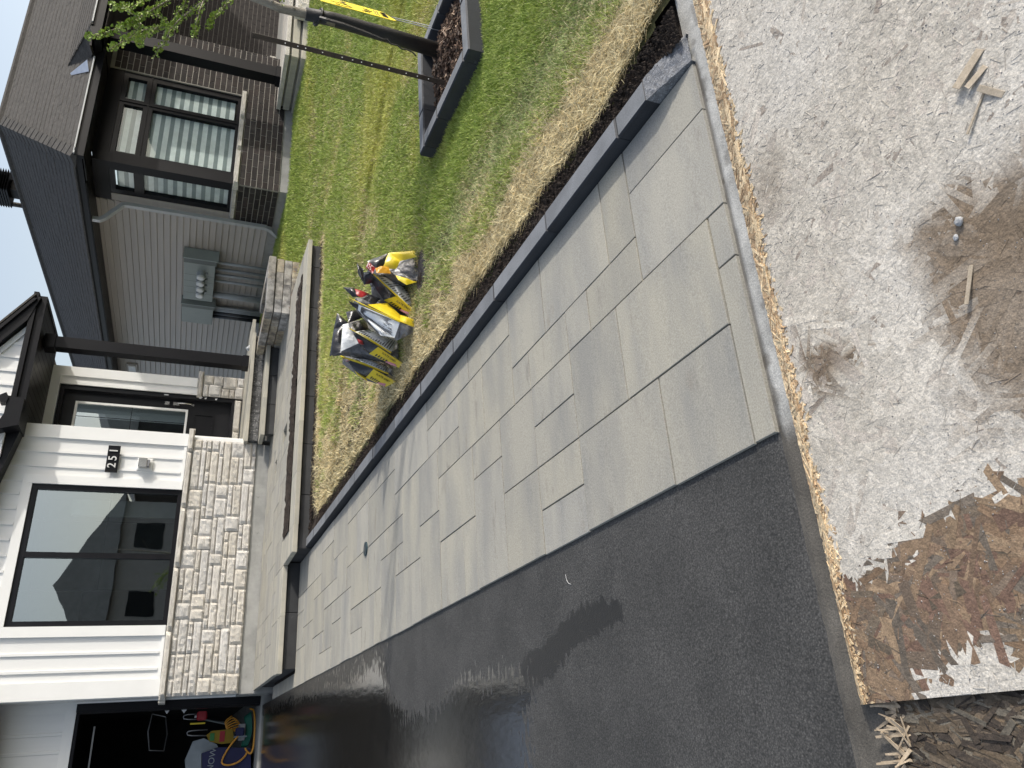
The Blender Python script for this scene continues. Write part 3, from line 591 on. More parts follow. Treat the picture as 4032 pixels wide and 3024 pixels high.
# ---- number plate and wall light
NP = thing('number_plate', (4.15, 12.0, 2.75), 'black house number plate reading 251 in metal digits', 'house number')
cbox('plate', 3.945, 4.353, 11.985, 12.0, 2.742, 2.903, black_m, NP, .002); 
for xx in (3.99, 4.31): box('standoff', xx-.008, xx+.008, 12.0, 12.04, 2.81, 2.83, black_m, NP)
def text(name, s, size, loc, rot, m, parent, ext=.004, font_off=0, align='CENTER'):
    cu = bpy.data.curves.new(name, 'FONT'); cu.body = s; cu.size = size; cu.extrude = ext; cu.offset = font_off; cu.align_x = align; cu.align_y = 'CENTER'
    cu.materials.append(m); o = bpy.data.objects.new(name, cu); COL.objects.link(o)
    dg = bpy.context.evaluated_depsgraph_get(); me = bpy.data.meshes.new_from_object(o.evaluated_get(dg)); bpy.data.objects.remove(o)
    q = bpy.data.objects.new(name, me); link(q, parent, loc); q.rotation_euler = rot; return q
for s, x in (('2', 4.045), ('5', 4.155), ('1', 4.27)): text('digit', s, .155, (x, 11.977, 2.822), (math.pi/2, 0, 0), alum_m, NP, ext=.006, font_off=.0015)
SC = thing('wall_light', (4.1, 12.0, 2.4), 'small square brushed metal wall light below the number plate', 'wall light')
cbox('backplate', 4.016, 4.196, 12.018, 12.036, 2.29, 2.50, trim_m, SC, .003); cbox('backplate_inner', 4.03, 4.182, 12.008, 12.018, 2.305, 2.485, trim_m, SC, .003)
cbox('lamp_box', 4.035, 4.165, 11.92, 12.008, 2.36, 2.475, chrome_m, SC, .004); cbox('lamp_lens', 4.05, 4.15, 11.93, 12.008, 2.325, 2.358, steel_m, SC, .003)
# ---- garage: recessed wall, black door frame, dark interior
MB().box(-5.5, .88, 12.5, 12.6, 2.96, 3.74).build('garage_wall', white_m, H)
box('garage_header_trim', -5.5, .88, 12.485, 12.6, 2.832, 2.958, trim_m, H); box('garage_side_trim', .757, .88, 12.487, 12.6, 2.96, 5.2, trim_m, H); box('garage_jamb_trim', .862, .885, 12.42, 12.6, .5, 2.83, trim_m, H)
for xc in (.505, .29, .075, -.14, -.36): batten(xc, 2.96, 3.74, wd=.045, y=12.5, t=.012)
MB().box(.757, .860, 12.43, 12.6, .50, 2.83).box(-4.2, .757, 12.5, 12.6, 2.79, 2.83).build('garage_door_frame', black_m, H)
MB().box(.735, .757, 12.47, 12.6, .50, 2.79).build('garage_door_seal', frame_m, H)
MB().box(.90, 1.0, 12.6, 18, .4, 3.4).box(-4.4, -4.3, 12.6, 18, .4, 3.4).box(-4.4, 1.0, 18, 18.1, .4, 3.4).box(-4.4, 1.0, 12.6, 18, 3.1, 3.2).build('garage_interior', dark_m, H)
# low eave over the garage: dark soffit, gutter and roof slope
MB().box(-5.5, .84, 11.95, 12.5, 3.74, 3.76).build('garage_soffit', soffit_m, H); MB().box(-5.5, .84, 11.85, 11.95, 3.72, 3.90).build('garage_gutter', black_m, H)
MB().prism([(11.95, 3.90), (11.95, 3.78), (18, 5.1), (18, 6.2)], 0, -5.5, .84).build('garage_roof', shing_m, H)
MB().prism([(12.42, .2), (18, .2), (18, .53), (12.42, .492)], 0, -5.4, .9).build('garage_floor', conc_m, H)
box('garage_rail', -2, .6, 13.0, 13.03, 2.62, 2.64, steel_m, H)
# ------------------------------------------------ neighbouring house
N_ = thing('grey_house', (11, 13.5, .6), 'dark brick and taupe siding house with charcoal hip roof and striped window blinds', 'house')
NX, NY = 9.2, 11.61
box('foundation', NX+.02, 12.4, NY+.02, 12.2, .3, .818, conc_m, N_); box('foundation_side', NX+.022, 9.6, 12.2, 24, .3, .885, conc_m, N_)
box('wall_side', NX+.03, 9.5, 12.69, 24, .885, 3.83, siding_m, N_)
box('brick_backing', NX, 12.395, NY, 11.8, .818, 1.50, bmort_m, N_); box('brick_backing', NX+.0005, 9.4, 11.8, 12.70, .82, 1.50, bmort_m, N_)
box('brick_backing', 11.25, 12.395, NY+.0005, 11.8, 1.50, 3.80, bmort_m, N_); box('brick_backing', 12.2, 12.39, 11.8, 13.6, .9, 3.8, bmort_m, N_)
bm_ = {}
def brick(x0, L, z0, h, face, fixed, parent):
    key = (round(L, 3), face)
    if key not in bm_:
        b = MB(); l = L-.012; hh = h-.012
        if face == 'y': b.cbox(-l/2, l/2, -.012, .02, 0, hh, .003)
        elif face == 'x': b.cbox(-.012, .02, -l/2, l/2, 0, hh, .003)
        else: b.cbox(-.02, .012, -l/2, l/2, 0, hh, .003)
        o = b.build('brick', brick_m, parent); bm_[key] = o.data
        COL.objects.unlink(o); bpy.data.objects.remove(o)
    o = bpy.data.objects.new('brick', bm_[key]); c = (x0+L/2, fixed, z0+.005) if face == 'y' else (fixed, x0+L/2, z0+.005)
    me = bm_[key]
    link(o, parent, c)
def bricks(a0, a1, z0, z1, face, fixed, parent, L=.30, h=.0765):
    n = max(1, round((z1-z0)/h)); h = (z1-z0)/n
    for k in range(n):
        a = a0-(0 if k % 2 else L/2)
        while a < a1-.02:
            s = max(a, a0); e = min(a+L, a1)
            if e-s > .04: brick(s, e-s, z0+k*h, h, face, fixed, parent)
            a += L
bricks(NX, 12.395, .82, 1.50, 'y', NY+.012, N_, h=.097)
bricks(NY+.03, 12.69, .82, 1.50, 'x', NX+.012, N_, h=.097)
bricks(11.27, 12.395, 1.50, 3.74, 'y', NY+.012, N_, h=.097)
def brick_stuff(a0, a1, z0, z1, fixed, axis, parent):
    b = MB(); k = 0; z = z0
    while z < z1-.03:
        a = a0-(0 if k % 2 else .15)
        while a < a1:
            s, e = max(a, a0), min(a+.3, a1)
            if e-s > .03:
                if axis == 'y': b.box(s+.005, e-.005, fixed-.006, fixed+.01, z+.005, z+.092)
                else: b.box(fixed-.01, fixed+.006, s+.005, e-.005, z+.005, z+.092)
            a += .3
        z += .097; k += 1
    b.build('brick', brick_m, parent, kind='stuff')
box('porch_back_wall', 12.39, 18, 13.6, 13.8, .6, 3.8, bmort_m, N_); brick_stuff(12.40, 18, .97, 3.8, 13.60, 'y', N_)
brick_stuff(11.63, 13.6, .97, 3.8, 12.39, 'x', N_)
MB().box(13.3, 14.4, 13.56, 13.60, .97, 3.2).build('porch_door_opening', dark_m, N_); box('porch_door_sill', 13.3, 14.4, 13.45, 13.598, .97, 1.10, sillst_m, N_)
# siding boards of the side wall
for k in range(26):
    z = .885+.1146*k
    if z > 3.80: break
    b = MB(); b.add([(NX+.005, 12.70, z+.004), (NX+.005, 24, z+.004), (NX+.026, 24, z+.1146), (NX+.026, 12.70, z+.1146), (NX+.03, 12.70, z), (NX+.03, 24, z)], [(0, 3, 2, 1), (4, 0, 1, 5), (4, 3, 0), (5, 1, 2)])
    b.build('siding_board', siding_m, N_)
# corner window
for a, b_ in zip((9.16, 9.98, 10.7), (9.978, 10.698, 11.39)): stone(a, b_, 1.502, 1.598, NY+.12, N_, m=sillst_m, depth=.16, name='sill_stone', seed=a, amp=.01)
for a, b_ in zip((11.72, 12.24), (12.238, 12.73)): stone(a, b_, 1.502, 1.598, NX+.12, N_, m=sillst_m, depth=.16, name='sill_stone', seed=a, face='x', amp=.01)
box('sill_bed', NX+.1, 11.3, NY+.1, 11.75, 1.5, 1.60, bmort_m, N_)
box('corner_soffit', 8.745, 9.24, 11.025, 11.64, 3.797, 3.811, soffit_m, N_)
cbox('corner_post', 9.19, 9.40, NY-.003, 11.81, 1.60, 3.797, black_m, N_, .004)
W = MB()
z0, z1 = 1.60, 3.56
for a, b_ in ((9.40, 9.46), (10.50, 10.645), (11.13, 11.25)): W.box(a, b_, NY+.03, NY+.13, z0, z1)
for a, b_ in ((z0, 1.655), (3.03, 3.185), (3.485, z1)):
    for c, d in ((9.46, 10.50), (10.645, 11.13)): W.box(c, d, NY+.03, NY+.13, a, b_)
fw_ = W.build('window', frame_m, N_)
for c, d in ((9.46, 10.50), (10.645, 11.13)):
    for a, b_ in ((1.655, 3.03), (3.185, 3.485)): box('pane', c, d, NY+.07, NY+.078, a, b_, glassn_m, fw_)
MB().box(10.56, 10.59, NY+.015, NY+.028, z0, z1).box(9.4, 11.25, NY+.0155, NY+.0285, 3.10, 3.125).build('mullion_cover', frame_m, fw_)
W = MB()
for a, b_ in ((11.812, 11.83), (12.38, 12.50)): W.box(NX+.03, NX+.13, a, b_, z0, z1)
for a, b_ in ((z0, 1.655), (3.03, 3.185), (3.485, z1)): W.box(NX+.03, NX+.13, 11.83, 12.38, a, b_)
fs_ = W.build('window', frame_m, N_)
for a, b_ in ((1.655, 3.03), (3.185, 3.485)): box('pane', NX+.07, NX+.078, 11.83, 12.38, a, b_, glassn_m, fs_)
box('window_head', 9.401, 11.28, NY+.02, 11.8, 3.562, 3.83, black_m, N_); box('window_head', NX+.02, NX+.2, 11.812, 12.69, 3.562, 3.83, black_m, N_)
box('window_jamb_trim', NX+.02, NX+.2, 12.502, 12.69, 1.60, 3.56, siding_m, N_)
def zebra(a0, a1, z0, z1, face, fixed, step=.155, off=0):
    b1 = MB(); b2 = MB(); z = z0+off
    k = 0
    while z < z1:
        e = min(z+step*.55, z1); f = min(z+step, z1)
        for bb, c, d in ((b1, z, e), (b2, e, f)):
            if d > c:
                if face == 'y': bb.box(a0, a1, fixed, fixed+.006, c, d)
                else: bb.box(fixed, fixed+.006, a0, a1, c, d)
        z += step
    p = b1.build('blind', blindl_m, N_); b2.build('sheer_band', blindd_m, p)
zebra(9.42, 10.55, 1.64, 3.46, 'y', NY+.11); zebra(10.60, 11.16, 1.62, 3.46, 'y', NY+.11, off=.07); zebra(11.82, 12.40, 1.64, 3.46, 'x', NX+.11)
box('room_box', 9.6, 11.3, 12.2, 12.3, 1.2, 3.8, room_m, N_)
# electricity cabinets
E1 = thing('meter_cabinet', (9.15, 14.6, 1.7), 'large grey cabinet with four round electricity meters on the taupe siding', 'electric meter box')
cbox('cabinet', 9.00, 9.2, 13.99, 15.45, 1.75, 2.33, elec_m, E1, .006); MB().box(8.97, 9.2, 13.83, 13.99, 1.73, 2.335).build('side_panel', elecd_m, E1); box('top_lip', 8.96, 9.2, 13.80, 13.83, 1.70, 2.35, elec_m, E1)
for k, y in enumerate((14.34, 14.58, 14.81, 15.05)):
    b = MB(); b.tube([(9.0, y, 2.005), (8.90, y, 2.005)], .082, 16); q = b.build('meter', pipe_m, E1, smooth=False)
    b = MB(); b.tube([(8.899, y, 2.005), (8.86, y, 2.005), (8.845, y, 2.005)], [.078, .076, .055], 16); b.build('meter_dial', dial_m, q)
    cbox('meter_latch', 8.975, 9.0, y-.03, y+.03, 1.885, 1.925, pipe_m, E1, .004)
    box('door_seam', 8.9985, 9.0, y+.115, y+.119, 1.76, 2.32, elecd_m, E1)
for y in (14.06, 14.30, 14.51, 14.75): MB().tube([(9.12, y, .55), (9.12, y, 1.76)], .030, 10).build('conduit', pipe_m, E1, smooth=True)
MB().tube([(9.10, 15.30, .55), (9.10, 15.28, 1.76)], [.075, .06], 14).build('conduit', pipe_m, E1, smooth=True)
E2 = thing('junction_cabinet', (9.15, 16.0, 1.7), 'smaller plain grey cabinet left of the electricity meters', 'utility box')
cbox('cabinet', 9.02, 9.2, 15.80, 16.5, 1.72, 2.355, elec_m, E2, .006); box('side_panel', 9.0, 9.2, 15.67, 15.80, 1.70, 2.355, elecd_m, E2); box('top_lip', 8.99, 9.2, 15.645, 15.67, 1.68, 2.37, elec_m, E2)
for y in (15.86, 15.93, 16.0): MB().tube([(9.13, y, .55), (9.13, y, 1.73)], .027, 10).build('conduit', pipe_m, E2, smooth=True)
for y in (16.10, 16.25): MB().tube([(9.13, y, .55), (9.13, y, 1.73)], .055, 10).build('conduit', pipek_m, E2, smooth=True)
box('vent_cover_back', 9.17, 9.21, 19.30, 19.72, 3.36, 3.60, siding_m, N_); box('vent_cover', 9.14, 9.17, 19.36, 19.66, 3.40, 3.56, paper_m, N_)
# gutters, fascia, soffits
DS = MB(); DS.box(9.07, 9.14, 12.575, 12.655, .93, 3.30)
ds = DS.build('downspout', gutter_m, N_)
def sq(pts, r, nm):
    return MB().tube(pts, r, 4).build(nm, gutter_m, N_)
sq([(9.105, 12.615, 3.29), (9.09, 12.62, 3.36), (8.85, 12.74, 3.62), (8.80, 12.76, 3.70), (8.80, 12.76, 3.83)], .052, 'downspout_offset'); sq([(9.105, 12.615, .95), (9.10, 12.66, .85), (9.06, 12.80, .68), (9.0, 12.60, .635), (8.95, 12.42, .60)], .05, 'downspout_elbow')
MB().box(8.74, 8.86, 11.10, 24, 3.83, 3.955).build('gutter', black_m, N_)
MB().box(8.74, 12.2, 11.02, 11.10, 3.80, 3.93).build('front_fascia', black_m, N_); box('drip_edge', 8.75, 10.80, 10.985, 11.018, 3.925, 3.945, sillst_m if False else gutter_m, N_)
for k in range(64):
    y = 11.12+.2*k
    cbox('soffit_board', 8.75, 9.24, y, y+.196, 3.812, 3.826, soffit_m, N_, .003) if y > 11.62 else None
for k in range(18):
    x = 8.87+.2*k; cbox('soffit_board', x, x+.196, 11.10, 11.62, 3.815, 3.828, soffit_m, N_, .003)
# roof planes as shingle courses
RX, RY, RZ = 10.80, 13.15, 5.62; EX, EY, EZ = 8.72, 11.06, 3.95
def plane_front(x, y): return EZ+(y-EY)*(RZ-EZ)/(RY-EY)
def plane_side(x, y): return EZ+(x-EX)*(RZ-EZ)/(RX-EX)
MB().add([(EX, EY, EZ-.03), (20, EY, EZ-.03), (20, RY, RZ-.03), (RX, RY, RZ-.03)], [(0, 1, 2, 3)]).build('roof_deck', shing_m, N_); MB().add([(EX, EY, EZ-.03), (RX, RY, RZ-.03), (RX, 24, 5.3), (EX, 24, EZ-.03)], [(0, 1, 2, 3)]).build('roof_deck', shing_m, N_)
rs = random.Random(5)
def courses(front):
    b = MB(); n = 20
    for k in range(n):
        f0, f1 = k/n, (k+1)/n+.012
        a = (EX if front else EY)+(RX-EX if front else RY-EY)*f0; end = 20 if front else 24
        while a < end:
            L = rs.uniform(.12, .34); e = min(a+L, end); t = rs.uniform(.006, .016)
            if front:
                y0, y1 = EY+(RY-EY)*f0, EY+(RY-EY)*f1; z0 = EZ+(RZ-EZ)*f0; z1_ = EZ+(RZ-EZ)*f1
                s2 = min(e, max(a, EX+(RX-EX)*f1))
                P = [(a, y0, z0+t), (e-.004, y0, z0+t), (e-.004, y1, z1_+.001), (s2, y1, z1_+.001)]; B = [(a, y0, z0-.015), (e-.004, y0, z0-.015)]
                b.add(P+B, [(0, 1, 2, 3), (4, 5, 1, 0)])
            else:
                zt = lambda y: RZ-(y-RY)*.0295
                x0, x1 = EX+(RX-EX)*f0, EX+(RX-EX)*f1
                zz = lambda x, y: EZ+(zt(max(y, RY))-EZ)*(x-EX)/(RX-EX)
                s2 = min(e, max(a, EY+(RY-EY)*f1))
                P = [(x0, a, zz(x0, a)+t), (x0, e-.004, zz(x0, e)+t), (x1, e-.004, zz(x1, e)+.001), (x1, s2, zz(x1, s2)+.001)]; B = [(x0, a, zz(x0, a)-.015), (x0, e-.004, zz(x0, e)-.015)]
                b.add(P+B, [(1, 0, 3, 2), (5, 4, 0, 1)][:2])
            a = e
    return b
courses(True).build('shingle', shing_m, N_, kind='stuff'); courses(False).build('shingle', shing_m, N_, kind='stuff')
n = 17
for k in range(n):
    f0, f1 = k/n, (k+1.25)/n; f1 = min(1, f1); p = Vector((EX+(RX-EX)*f0, EY+(RY-EY)*f0, EZ+(RZ-EZ)*f0+.035)); q = Vector((EX+(RX-EX)*f1, EY+(RY-EY)*f1, EZ+(RZ-EZ)*f1+.022))
    s = Vector((.11, -.11, 0)); dn = Vector((0, 0, -.075))
    MB().add([p-s+dn, p, p+s+dn, q-s+dn, q, q+s+dn, p-s+dn*1.2, p+s+dn*1.2], [(0, 1, 4, 3), (1, 2, 5, 4), (6, 7, 2, 1, 0)]).build('hip_shingle', shing_m, N_)
MB().tube([(10.8, 13.15, 5.63), (20, 13.15, 5.63)], .06, 6).build('ridge_cap', shing_m, N_); MB().tube([(10.8, 13.15, 5.63), (10.8, 24, 5.31)], .06, 6).build('ridge_cap', shing_m, N_)
# porch wing roof at the right
PW = MB()
PW.box(11.05, 19, 10.62, 10.70, 3.84, 3.985); PW.build('porch_fascia', black_m, N_); box('porch_drip_edge', 11.15, 19, 10.585, 10.618, 3.975, 3.995, gutter_m, N_)
box('porch_side_fascia', 10.97, 11.05, 10.64, 11.05, 3.84, 3.985, black_m, N_); box('porch_soffit', 11.05, 19, 10.70, 13.6, 3.80, 3.82, soffit_m, N_)
b = MB()
for k in range(7):
    y0, y1 = 10.60+.16*k, 10.60+.16*(k+1); zf = lambda y: 3.99+(y-10.6)*.42
    a = 11.10
    while a < 19:
        L = rs.uniform(.14, .34); e = min(a+L, 19); b.add([(a, y0, zf(y0)+.012), (e-.004, y0, zf(y0)+.012), (e-.004, y1, zf(y1)), (a, y1, zf(y1)), (a, y0, zf(y0)-.02), (e-.004, y0, zf(y0)-.02)], [(0, 1, 2, 3), (4, 5, 1, 0)]); a = e
b.build('porch_shingle', shing_m, N_, kind='stuff')
for k in range(6):
    y0, y1 = 10.62+.16*k, 10.62+.16*(k+1); f = 1-k/6.5; g_ = 1-(k+1)/6.5; mzr = lambda y: 3.95+max(0, y-11.06)*.8
    A_ = (11.14, y0, zf(y0)+.015); B_ = (11.14, y1, zf(y1)+.012); C_ = (11.14-.42*g_-.02, y1+.05, max(mzr(y1+.05), 3.97)); D_ = (11.14-.42*f-.02, y0+.05, max(mzr(y0+.05), 3.97))
    MB().add([A_, B_, C_, D_, tuple(Vector(A_)-Vector((0, 0, .03))), tuple(Vector(D_)-Vector((0, 0, .03)))], [(0, 1, 2, 3), (4, 0, 3, 5)]).build('hip_shingle', shing_m, N_)
MB().add([(10.52, 11.07, 3.985), (10.70, 11.0, 4.03), (10.80, 11.5, 4.34), (10.76, 11.5, 4.32)], [(0, 1, 2, 3)]).build('step_flashing', galv_m, N_)
MB().prism([(10.95, 3.84), (11.05, 3.84), (11.05, 4.0), (10.97, 4.0), (10.86, 3.93)], 1, 10.60, 11.0).build('porch_return', black_m, N_)
# porch platform, column
PP = thing('side_porch', (13, 11, .5), 'pale stone porch platform with stepped courses and a black column at the grey house', 'porch')
for k in range(4):
    a = 11.1+1.3*k; cbox('coping', a, a+1.296, 10.26, 11.6, .90, .975, sillst_m, PP, .006); cbox('course', a+.03, a+1.32, 10.29, 11.6, .74, .86, cap_m, PP, .006); cbox('course', a-.02, a+1.28, 10.24, 11.6, .60, .70, cap_m, PP, .006)
box('core', 11.2, 16.2, 10.34, 11.6, .5, .90, conc_m, PP); box('floor', 11.2, 18, 11.6, 13.6, .9, .97, conc_m, PP)
stone(12.0, 12.6, .60, .86, 10.24, PP, m=sillst_m, depth=.12, seed=3); stone(12.62, 13.3, .60, .86, 10.24, PP, m=sillst_m, depth=.12, seed=4)
box('apron', 10.9, 18, 9.9, 10.5, .3, .60, conc_m, PP)
clm = thing('porch_column', (11.4, 11.1, .975), 'black square column at the corner of the pale side porch of the grey house', 'column')
cbox('column_shaft', 11.31, 11.53, 11.0, 11.22, 1.06, 3.80, black_m, clm, .005); cbox('column_base', 11.29, 11.55, 10.98, 11.24, .975, 1.06, black_m, clm, .004)
# roof vent
V_ = thing('roof_vent', (11.0, 15.35, 5.5), 'black louvred vent stack on the ridge of the charcoal roof', 'roof vent')
cbox('vent_body', 10.88, 11.12, 15.2, 15.5, 5.3, 5.80, black_m, V_, .004)
for k in range(7): z = 5.80+.045*k; MB().prism([(15.02, z), (15.68, z), (15.60, z+.03), (15.10, z+.03)], 0, 10.75, 11.25).build('louvre', black_m, V_)
pv = thing('vent_pipe', (11.0, 15.9, 5.5), 'thin grey plumbing pipe behind the louvred roof vent', 'vent pipe'); MB().tube([(11, 15.88, 5.4), (11, 15.88, 6.08)], .05, 10).build('pipe', shing_m, pv)
# ------------------------------------------------ houses over the road behind the camera (seen in the window panes)
def far_house(x, y, wd, lab, wallm, h=5.2, rh=2.6):
    T = thing('street_house', (x, y, 0), lab, 'house', 'houses across the road')
    box('wall', x-wd/2, x+wd/2, y-9, y, -.1, h, wallm, T); MB().prism([(x-wd/2-.4, h), (x+wd/2+.4, h), (x, h+rh)], 1, y-9.3, y+.4).build('roof', mortar_m, T)
    box('garage_door', x-wd/2+.6, x-wd/2+3.4, y, y+.03, -.1, 2.2, dark_m, T); box('front_door', x+.3, x+1.3, y, y+.03, 0, 2.2, doorp_m, T)
    for a, z in ((x+2.0, .9), (x+2.0, 3.2), (x-1.5, 3.2)): f = box('window', a, a+1.3, y, y+.04, z, z+1.3, frame_m, T); box('pane', a+.07, a+1.23, y+.041, y+.046, z+.07, z+1.23, dark_m, T)
far_house(32, -20, 10, 'taupe gabled house across the road far to the right', siding_m); far_house(43.5, -19, 10, 'white gabled house across the road, last but one at the right', white_m); far_house(55, -20, 10, 'brick gabled house across the road, last at the right', brick_m)
far_house(-2.5, -19, 9, 'white gabled house across the road left of the drive', white_m); far_house(8.5, -20, 9, 'taupe gabled house across the road facing the drive', siding_m); far_house(20, -19, 10, 'brick gabled house across the road at the right', brick_m); far_house(-14, -20, 10, 'grey rendered gabled house across the road at the far left', conc_m)
# traced sizes of the sand bags and the twigs (metres)
BAGS={'A': [('yellow', [(3.425, 4.806, 0.448), (3.412, 4.706, 0.275), (3.35, 4.686, 0.249), (3.338, 4.766, 0.373)]), ('yellow', [(3.425, 4.806, 0.448), (3.338, 4.766, 0.373), (3.277, 4.786, 0.397), (3.276, 4.826, 0.541)]), ('black', [(3.347, 4.846, 0.606), (3.425, 4.806, 0.448), (3.302, 4.806, 0.462), (3.261, 4.806, 0.552)]), ('logo', [(3.294, 4.856, 0.614), (3.364, 4.856, 0.591), (3.27, 4.806, 0.551), (3.202, 4.786, 0.577)]), ('orange', [(3.269, 4.806, 0.552), (3.308, 4.806, 0.455), (3.208, 4.756, 0.446), (3.193, 4.756, 0.553)]), ('clear', [(3.258, 4.806, 0.434), (3.364, 4.776, 0.335), (3.357, 4.696, 0.247), (3.146, 4.706, 0.258)]), ('clear', [(3.258, 4.806, 0.434), (3.146, 4.706, 0.258), (3.123, 4.696, 0.282), (3.198, 4.756, 0.412)]), ('yellow', [(3.185, 4.736, 0.417), (3.13, 4.696, 0.264), (3.082, 4.686, 0.347), (3.128, 4.706, 0.404)]), ('black', [(3.353, 4.906, 0.67), (3.293, 4.876, 0.627), (3.156, 4.876, 0.622), (3.265, 4.906, 0.662)])], 'B': [('text', [(3.249, 4.852, 0.562), (3.323, 4.952, 0.399), (3.096, 4.892, 0.218), (3.006, 4.832, 0.306)]), ('seam', [(3.251, 4.837, 0.585), (3.25, 4.832, 0.574), (3.001, 4.822, 0.302), (2.991, 4.827, 0.313)]), ('black', [(3.317, 4.952, 0.604), (3.244, 4.832, 0.584), (3.061, 4.827, 0.394), (3.093, 4.952, 0.455)]), ('black', [(3.316, 4.952, 0.611), (3.25, 4.852, 0.576), (3.21, 4.912, 0.535), (3.214, 4.972, 0.602)]), ('yellow', [(3.093, 4.952, 0.455), (3.061, 4.827, 0.394), (2.972, 4.832, 0.246), (2.914, 4.852, 0.26)]), ('grey', [(3.006, 4.832, 0.306), (3.096, 4.892, 0.218), (3.034, 4.872, 0.225), (2.972, 4.832, 0.246)])], 'C': [('text', [(2.979, 4.88, 0.656), (2.813, 4.77, 0.376), (2.712, 4.83, 0.402), (2.959, 4.92, 0.654)]), ('text', [(2.959, 4.92, 0.654), (2.712, 4.83, 0.402), (2.734, 4.86, 0.496), (2.821, 4.9, 0.548)]), ('seam', [(3.03, 4.88, 0.73), (2.975, 4.86, 0.656), (2.803, 4.765, 0.374), (2.82, 4.77, 0.379)]), ('yellow', [(2.983, 4.87, 0.594), (3.059, 4.93, 0.432), (2.94, 4.88, 0.347), (2.82, 4.77, 0.376)]), ('yellow', [(2.94, 4.88, 0.347), (2.856, 4.78, 0.273), (2.78, 4.76, 0.273), (2.817, 4.77, 0.376)]), ('red', [(3.178, 4.98, 0.676), (3.149, 4.98, 0.561), (3.053, 4.93, 0.571), (3.086, 4.93, 0.661)]), ('black', [(3.204, 5.03, 0.75), (3.183, 4.98, 0.673), (3.075, 4.93, 0.633), (3.1, 4.98, 0.685)]), ('black', [(3.146, 4.98, 0.575), (3.1, 4.95, 0.477), (3.009, 4.9, 0.536), (3.055, 4.91, 0.637)]), ('black', [(3.047, 4.96, 0.719), (2.996, 4.91, 0.657), (2.95, 4.92, 0.64), (3.017, 4.98, 0.68)]), ('grey', [(2.806, 4.765, 0.377), (2.776, 4.76, 0.273), (2.74, 4.78, 0.282), (2.698, 4.84, 0.379)]), ('grey', [(2.712, 4.83, 0.402), (2.803, 4.765, 0.374), (2.698, 4.84, 0.379), (2.705, 4.85, 0.39)])], 'D': [('text', [(2.88, 5.111, 0.635), (2.968, 5.201, 0.498), (2.889, 5.181, 0.286), (2.721, 5.076, 0.369)]), ('grey', [(2.721, 5.076, 0.369), (2.889, 5.181, 0.286), (2.773, 5.141, 0.282), (2.666, 5.076, 0.313)]), ('seam', [(2.912, 5.131, 0.68), (2.914, 5.131, 0.666), (2.723, 5.071, 0.365), (2.712, 5.076, 0.371)]), ('black', [(2.87, 5.131, 0.644), (2.758, 5.081, 0.466), (2.744, 5.181, 0.514), (2.805, 5.201, 0.574)]), ('yellow', [(2.744, 5.181, 0.514), (2.758, 5.081, 0.466), (2.64, 5.071, 0.283), (2.616, 5.111, 0.301)]), ('red', [(2.823, 5.111, 0.62), (2.804, 5.101, 0.58), (2.78, 5.121, 0.569), (2.802, 5.141, 0.603)]), ('black', [(2.992, 5.211, 0.677), (3.106, 5.281, 0.525), (2.971, 5.211, 0.51), (2.896, 5.141, 0.632)]), ('white', [(2.987, 5.211, 0.712), (2.997, 5.201, 0.672), (2.824, 5.181, 0.592), (2.757, 5.221, 0.721)]), ('black', [(3.123, 5.281, 0.745), (3.012, 5.221, 0.665), (2.985, 5.231, 0.715), (2.973, 5.281, 0.768)]), ('black', [(2.973, 5.281, 0.768), (2.99, 5.231, 0.711), (2.757, 5.221, 0.721), (2.735, 5.281, 0.792)]), ('black', [(3.154, 5.301, 0.674), (3.181, 5.281, 0.584), (3.113, 5.281, 0.54), (3.029, 5.251, 0.659)])], 'E': [('text', [(2.792, 5.353, 0.624), (2.808, 5.403, 0.467), (2.749, 5.393, 0.308), (2.663, 5.318, 0.333)]), ('grey', [(2.663, 5.318, 0.333), (2.763, 5.403, 0.305), (2.739, 5.373, 0.246), (2.62, 5.313, 0.273)]), ('seam', [(2.811, 5.403, 0.7), (2.818, 5.403, 0.683), (2.668, 5.313, 0.331), (2.656, 5.318, 0.335)]), ('white', [(2.922, 5.473, 0.622), (2.942, 5.473, 0.498), (2.82, 5.403, 0.467), (2.807, 5.373, 0.617)]), ('black', [(2.8, 5.403, 0.661), (2.691, 5.323, 0.447), (2.669, 5.443, 0.482), (2.736, 5.463, 0.569)]), ('logo', [(2.808, 5.413, 0.67), (2.792, 5.383, 0.615), (2.775, 5.393, 0.602), (2.78, 5.423, 0.643)]), ('yellow', [(2.669, 5.443, 0.482), (2.691, 5.323, 0.447), (2.596, 5.313, 0.269), (2.577, 5.383, 0.339)]), ('yellow', [(2.732, 5.463, 0.569), (2.669, 5.443, 0.482), (2.638, 5.443, 0.467), (2.691, 5.463, 0.54)]), ('black', [(2.908, 5.523, 0.735), (2.914, 5.473, 0.622), (2.836, 5.423, 0.651), (2.857, 5.503, 0.734)])]}
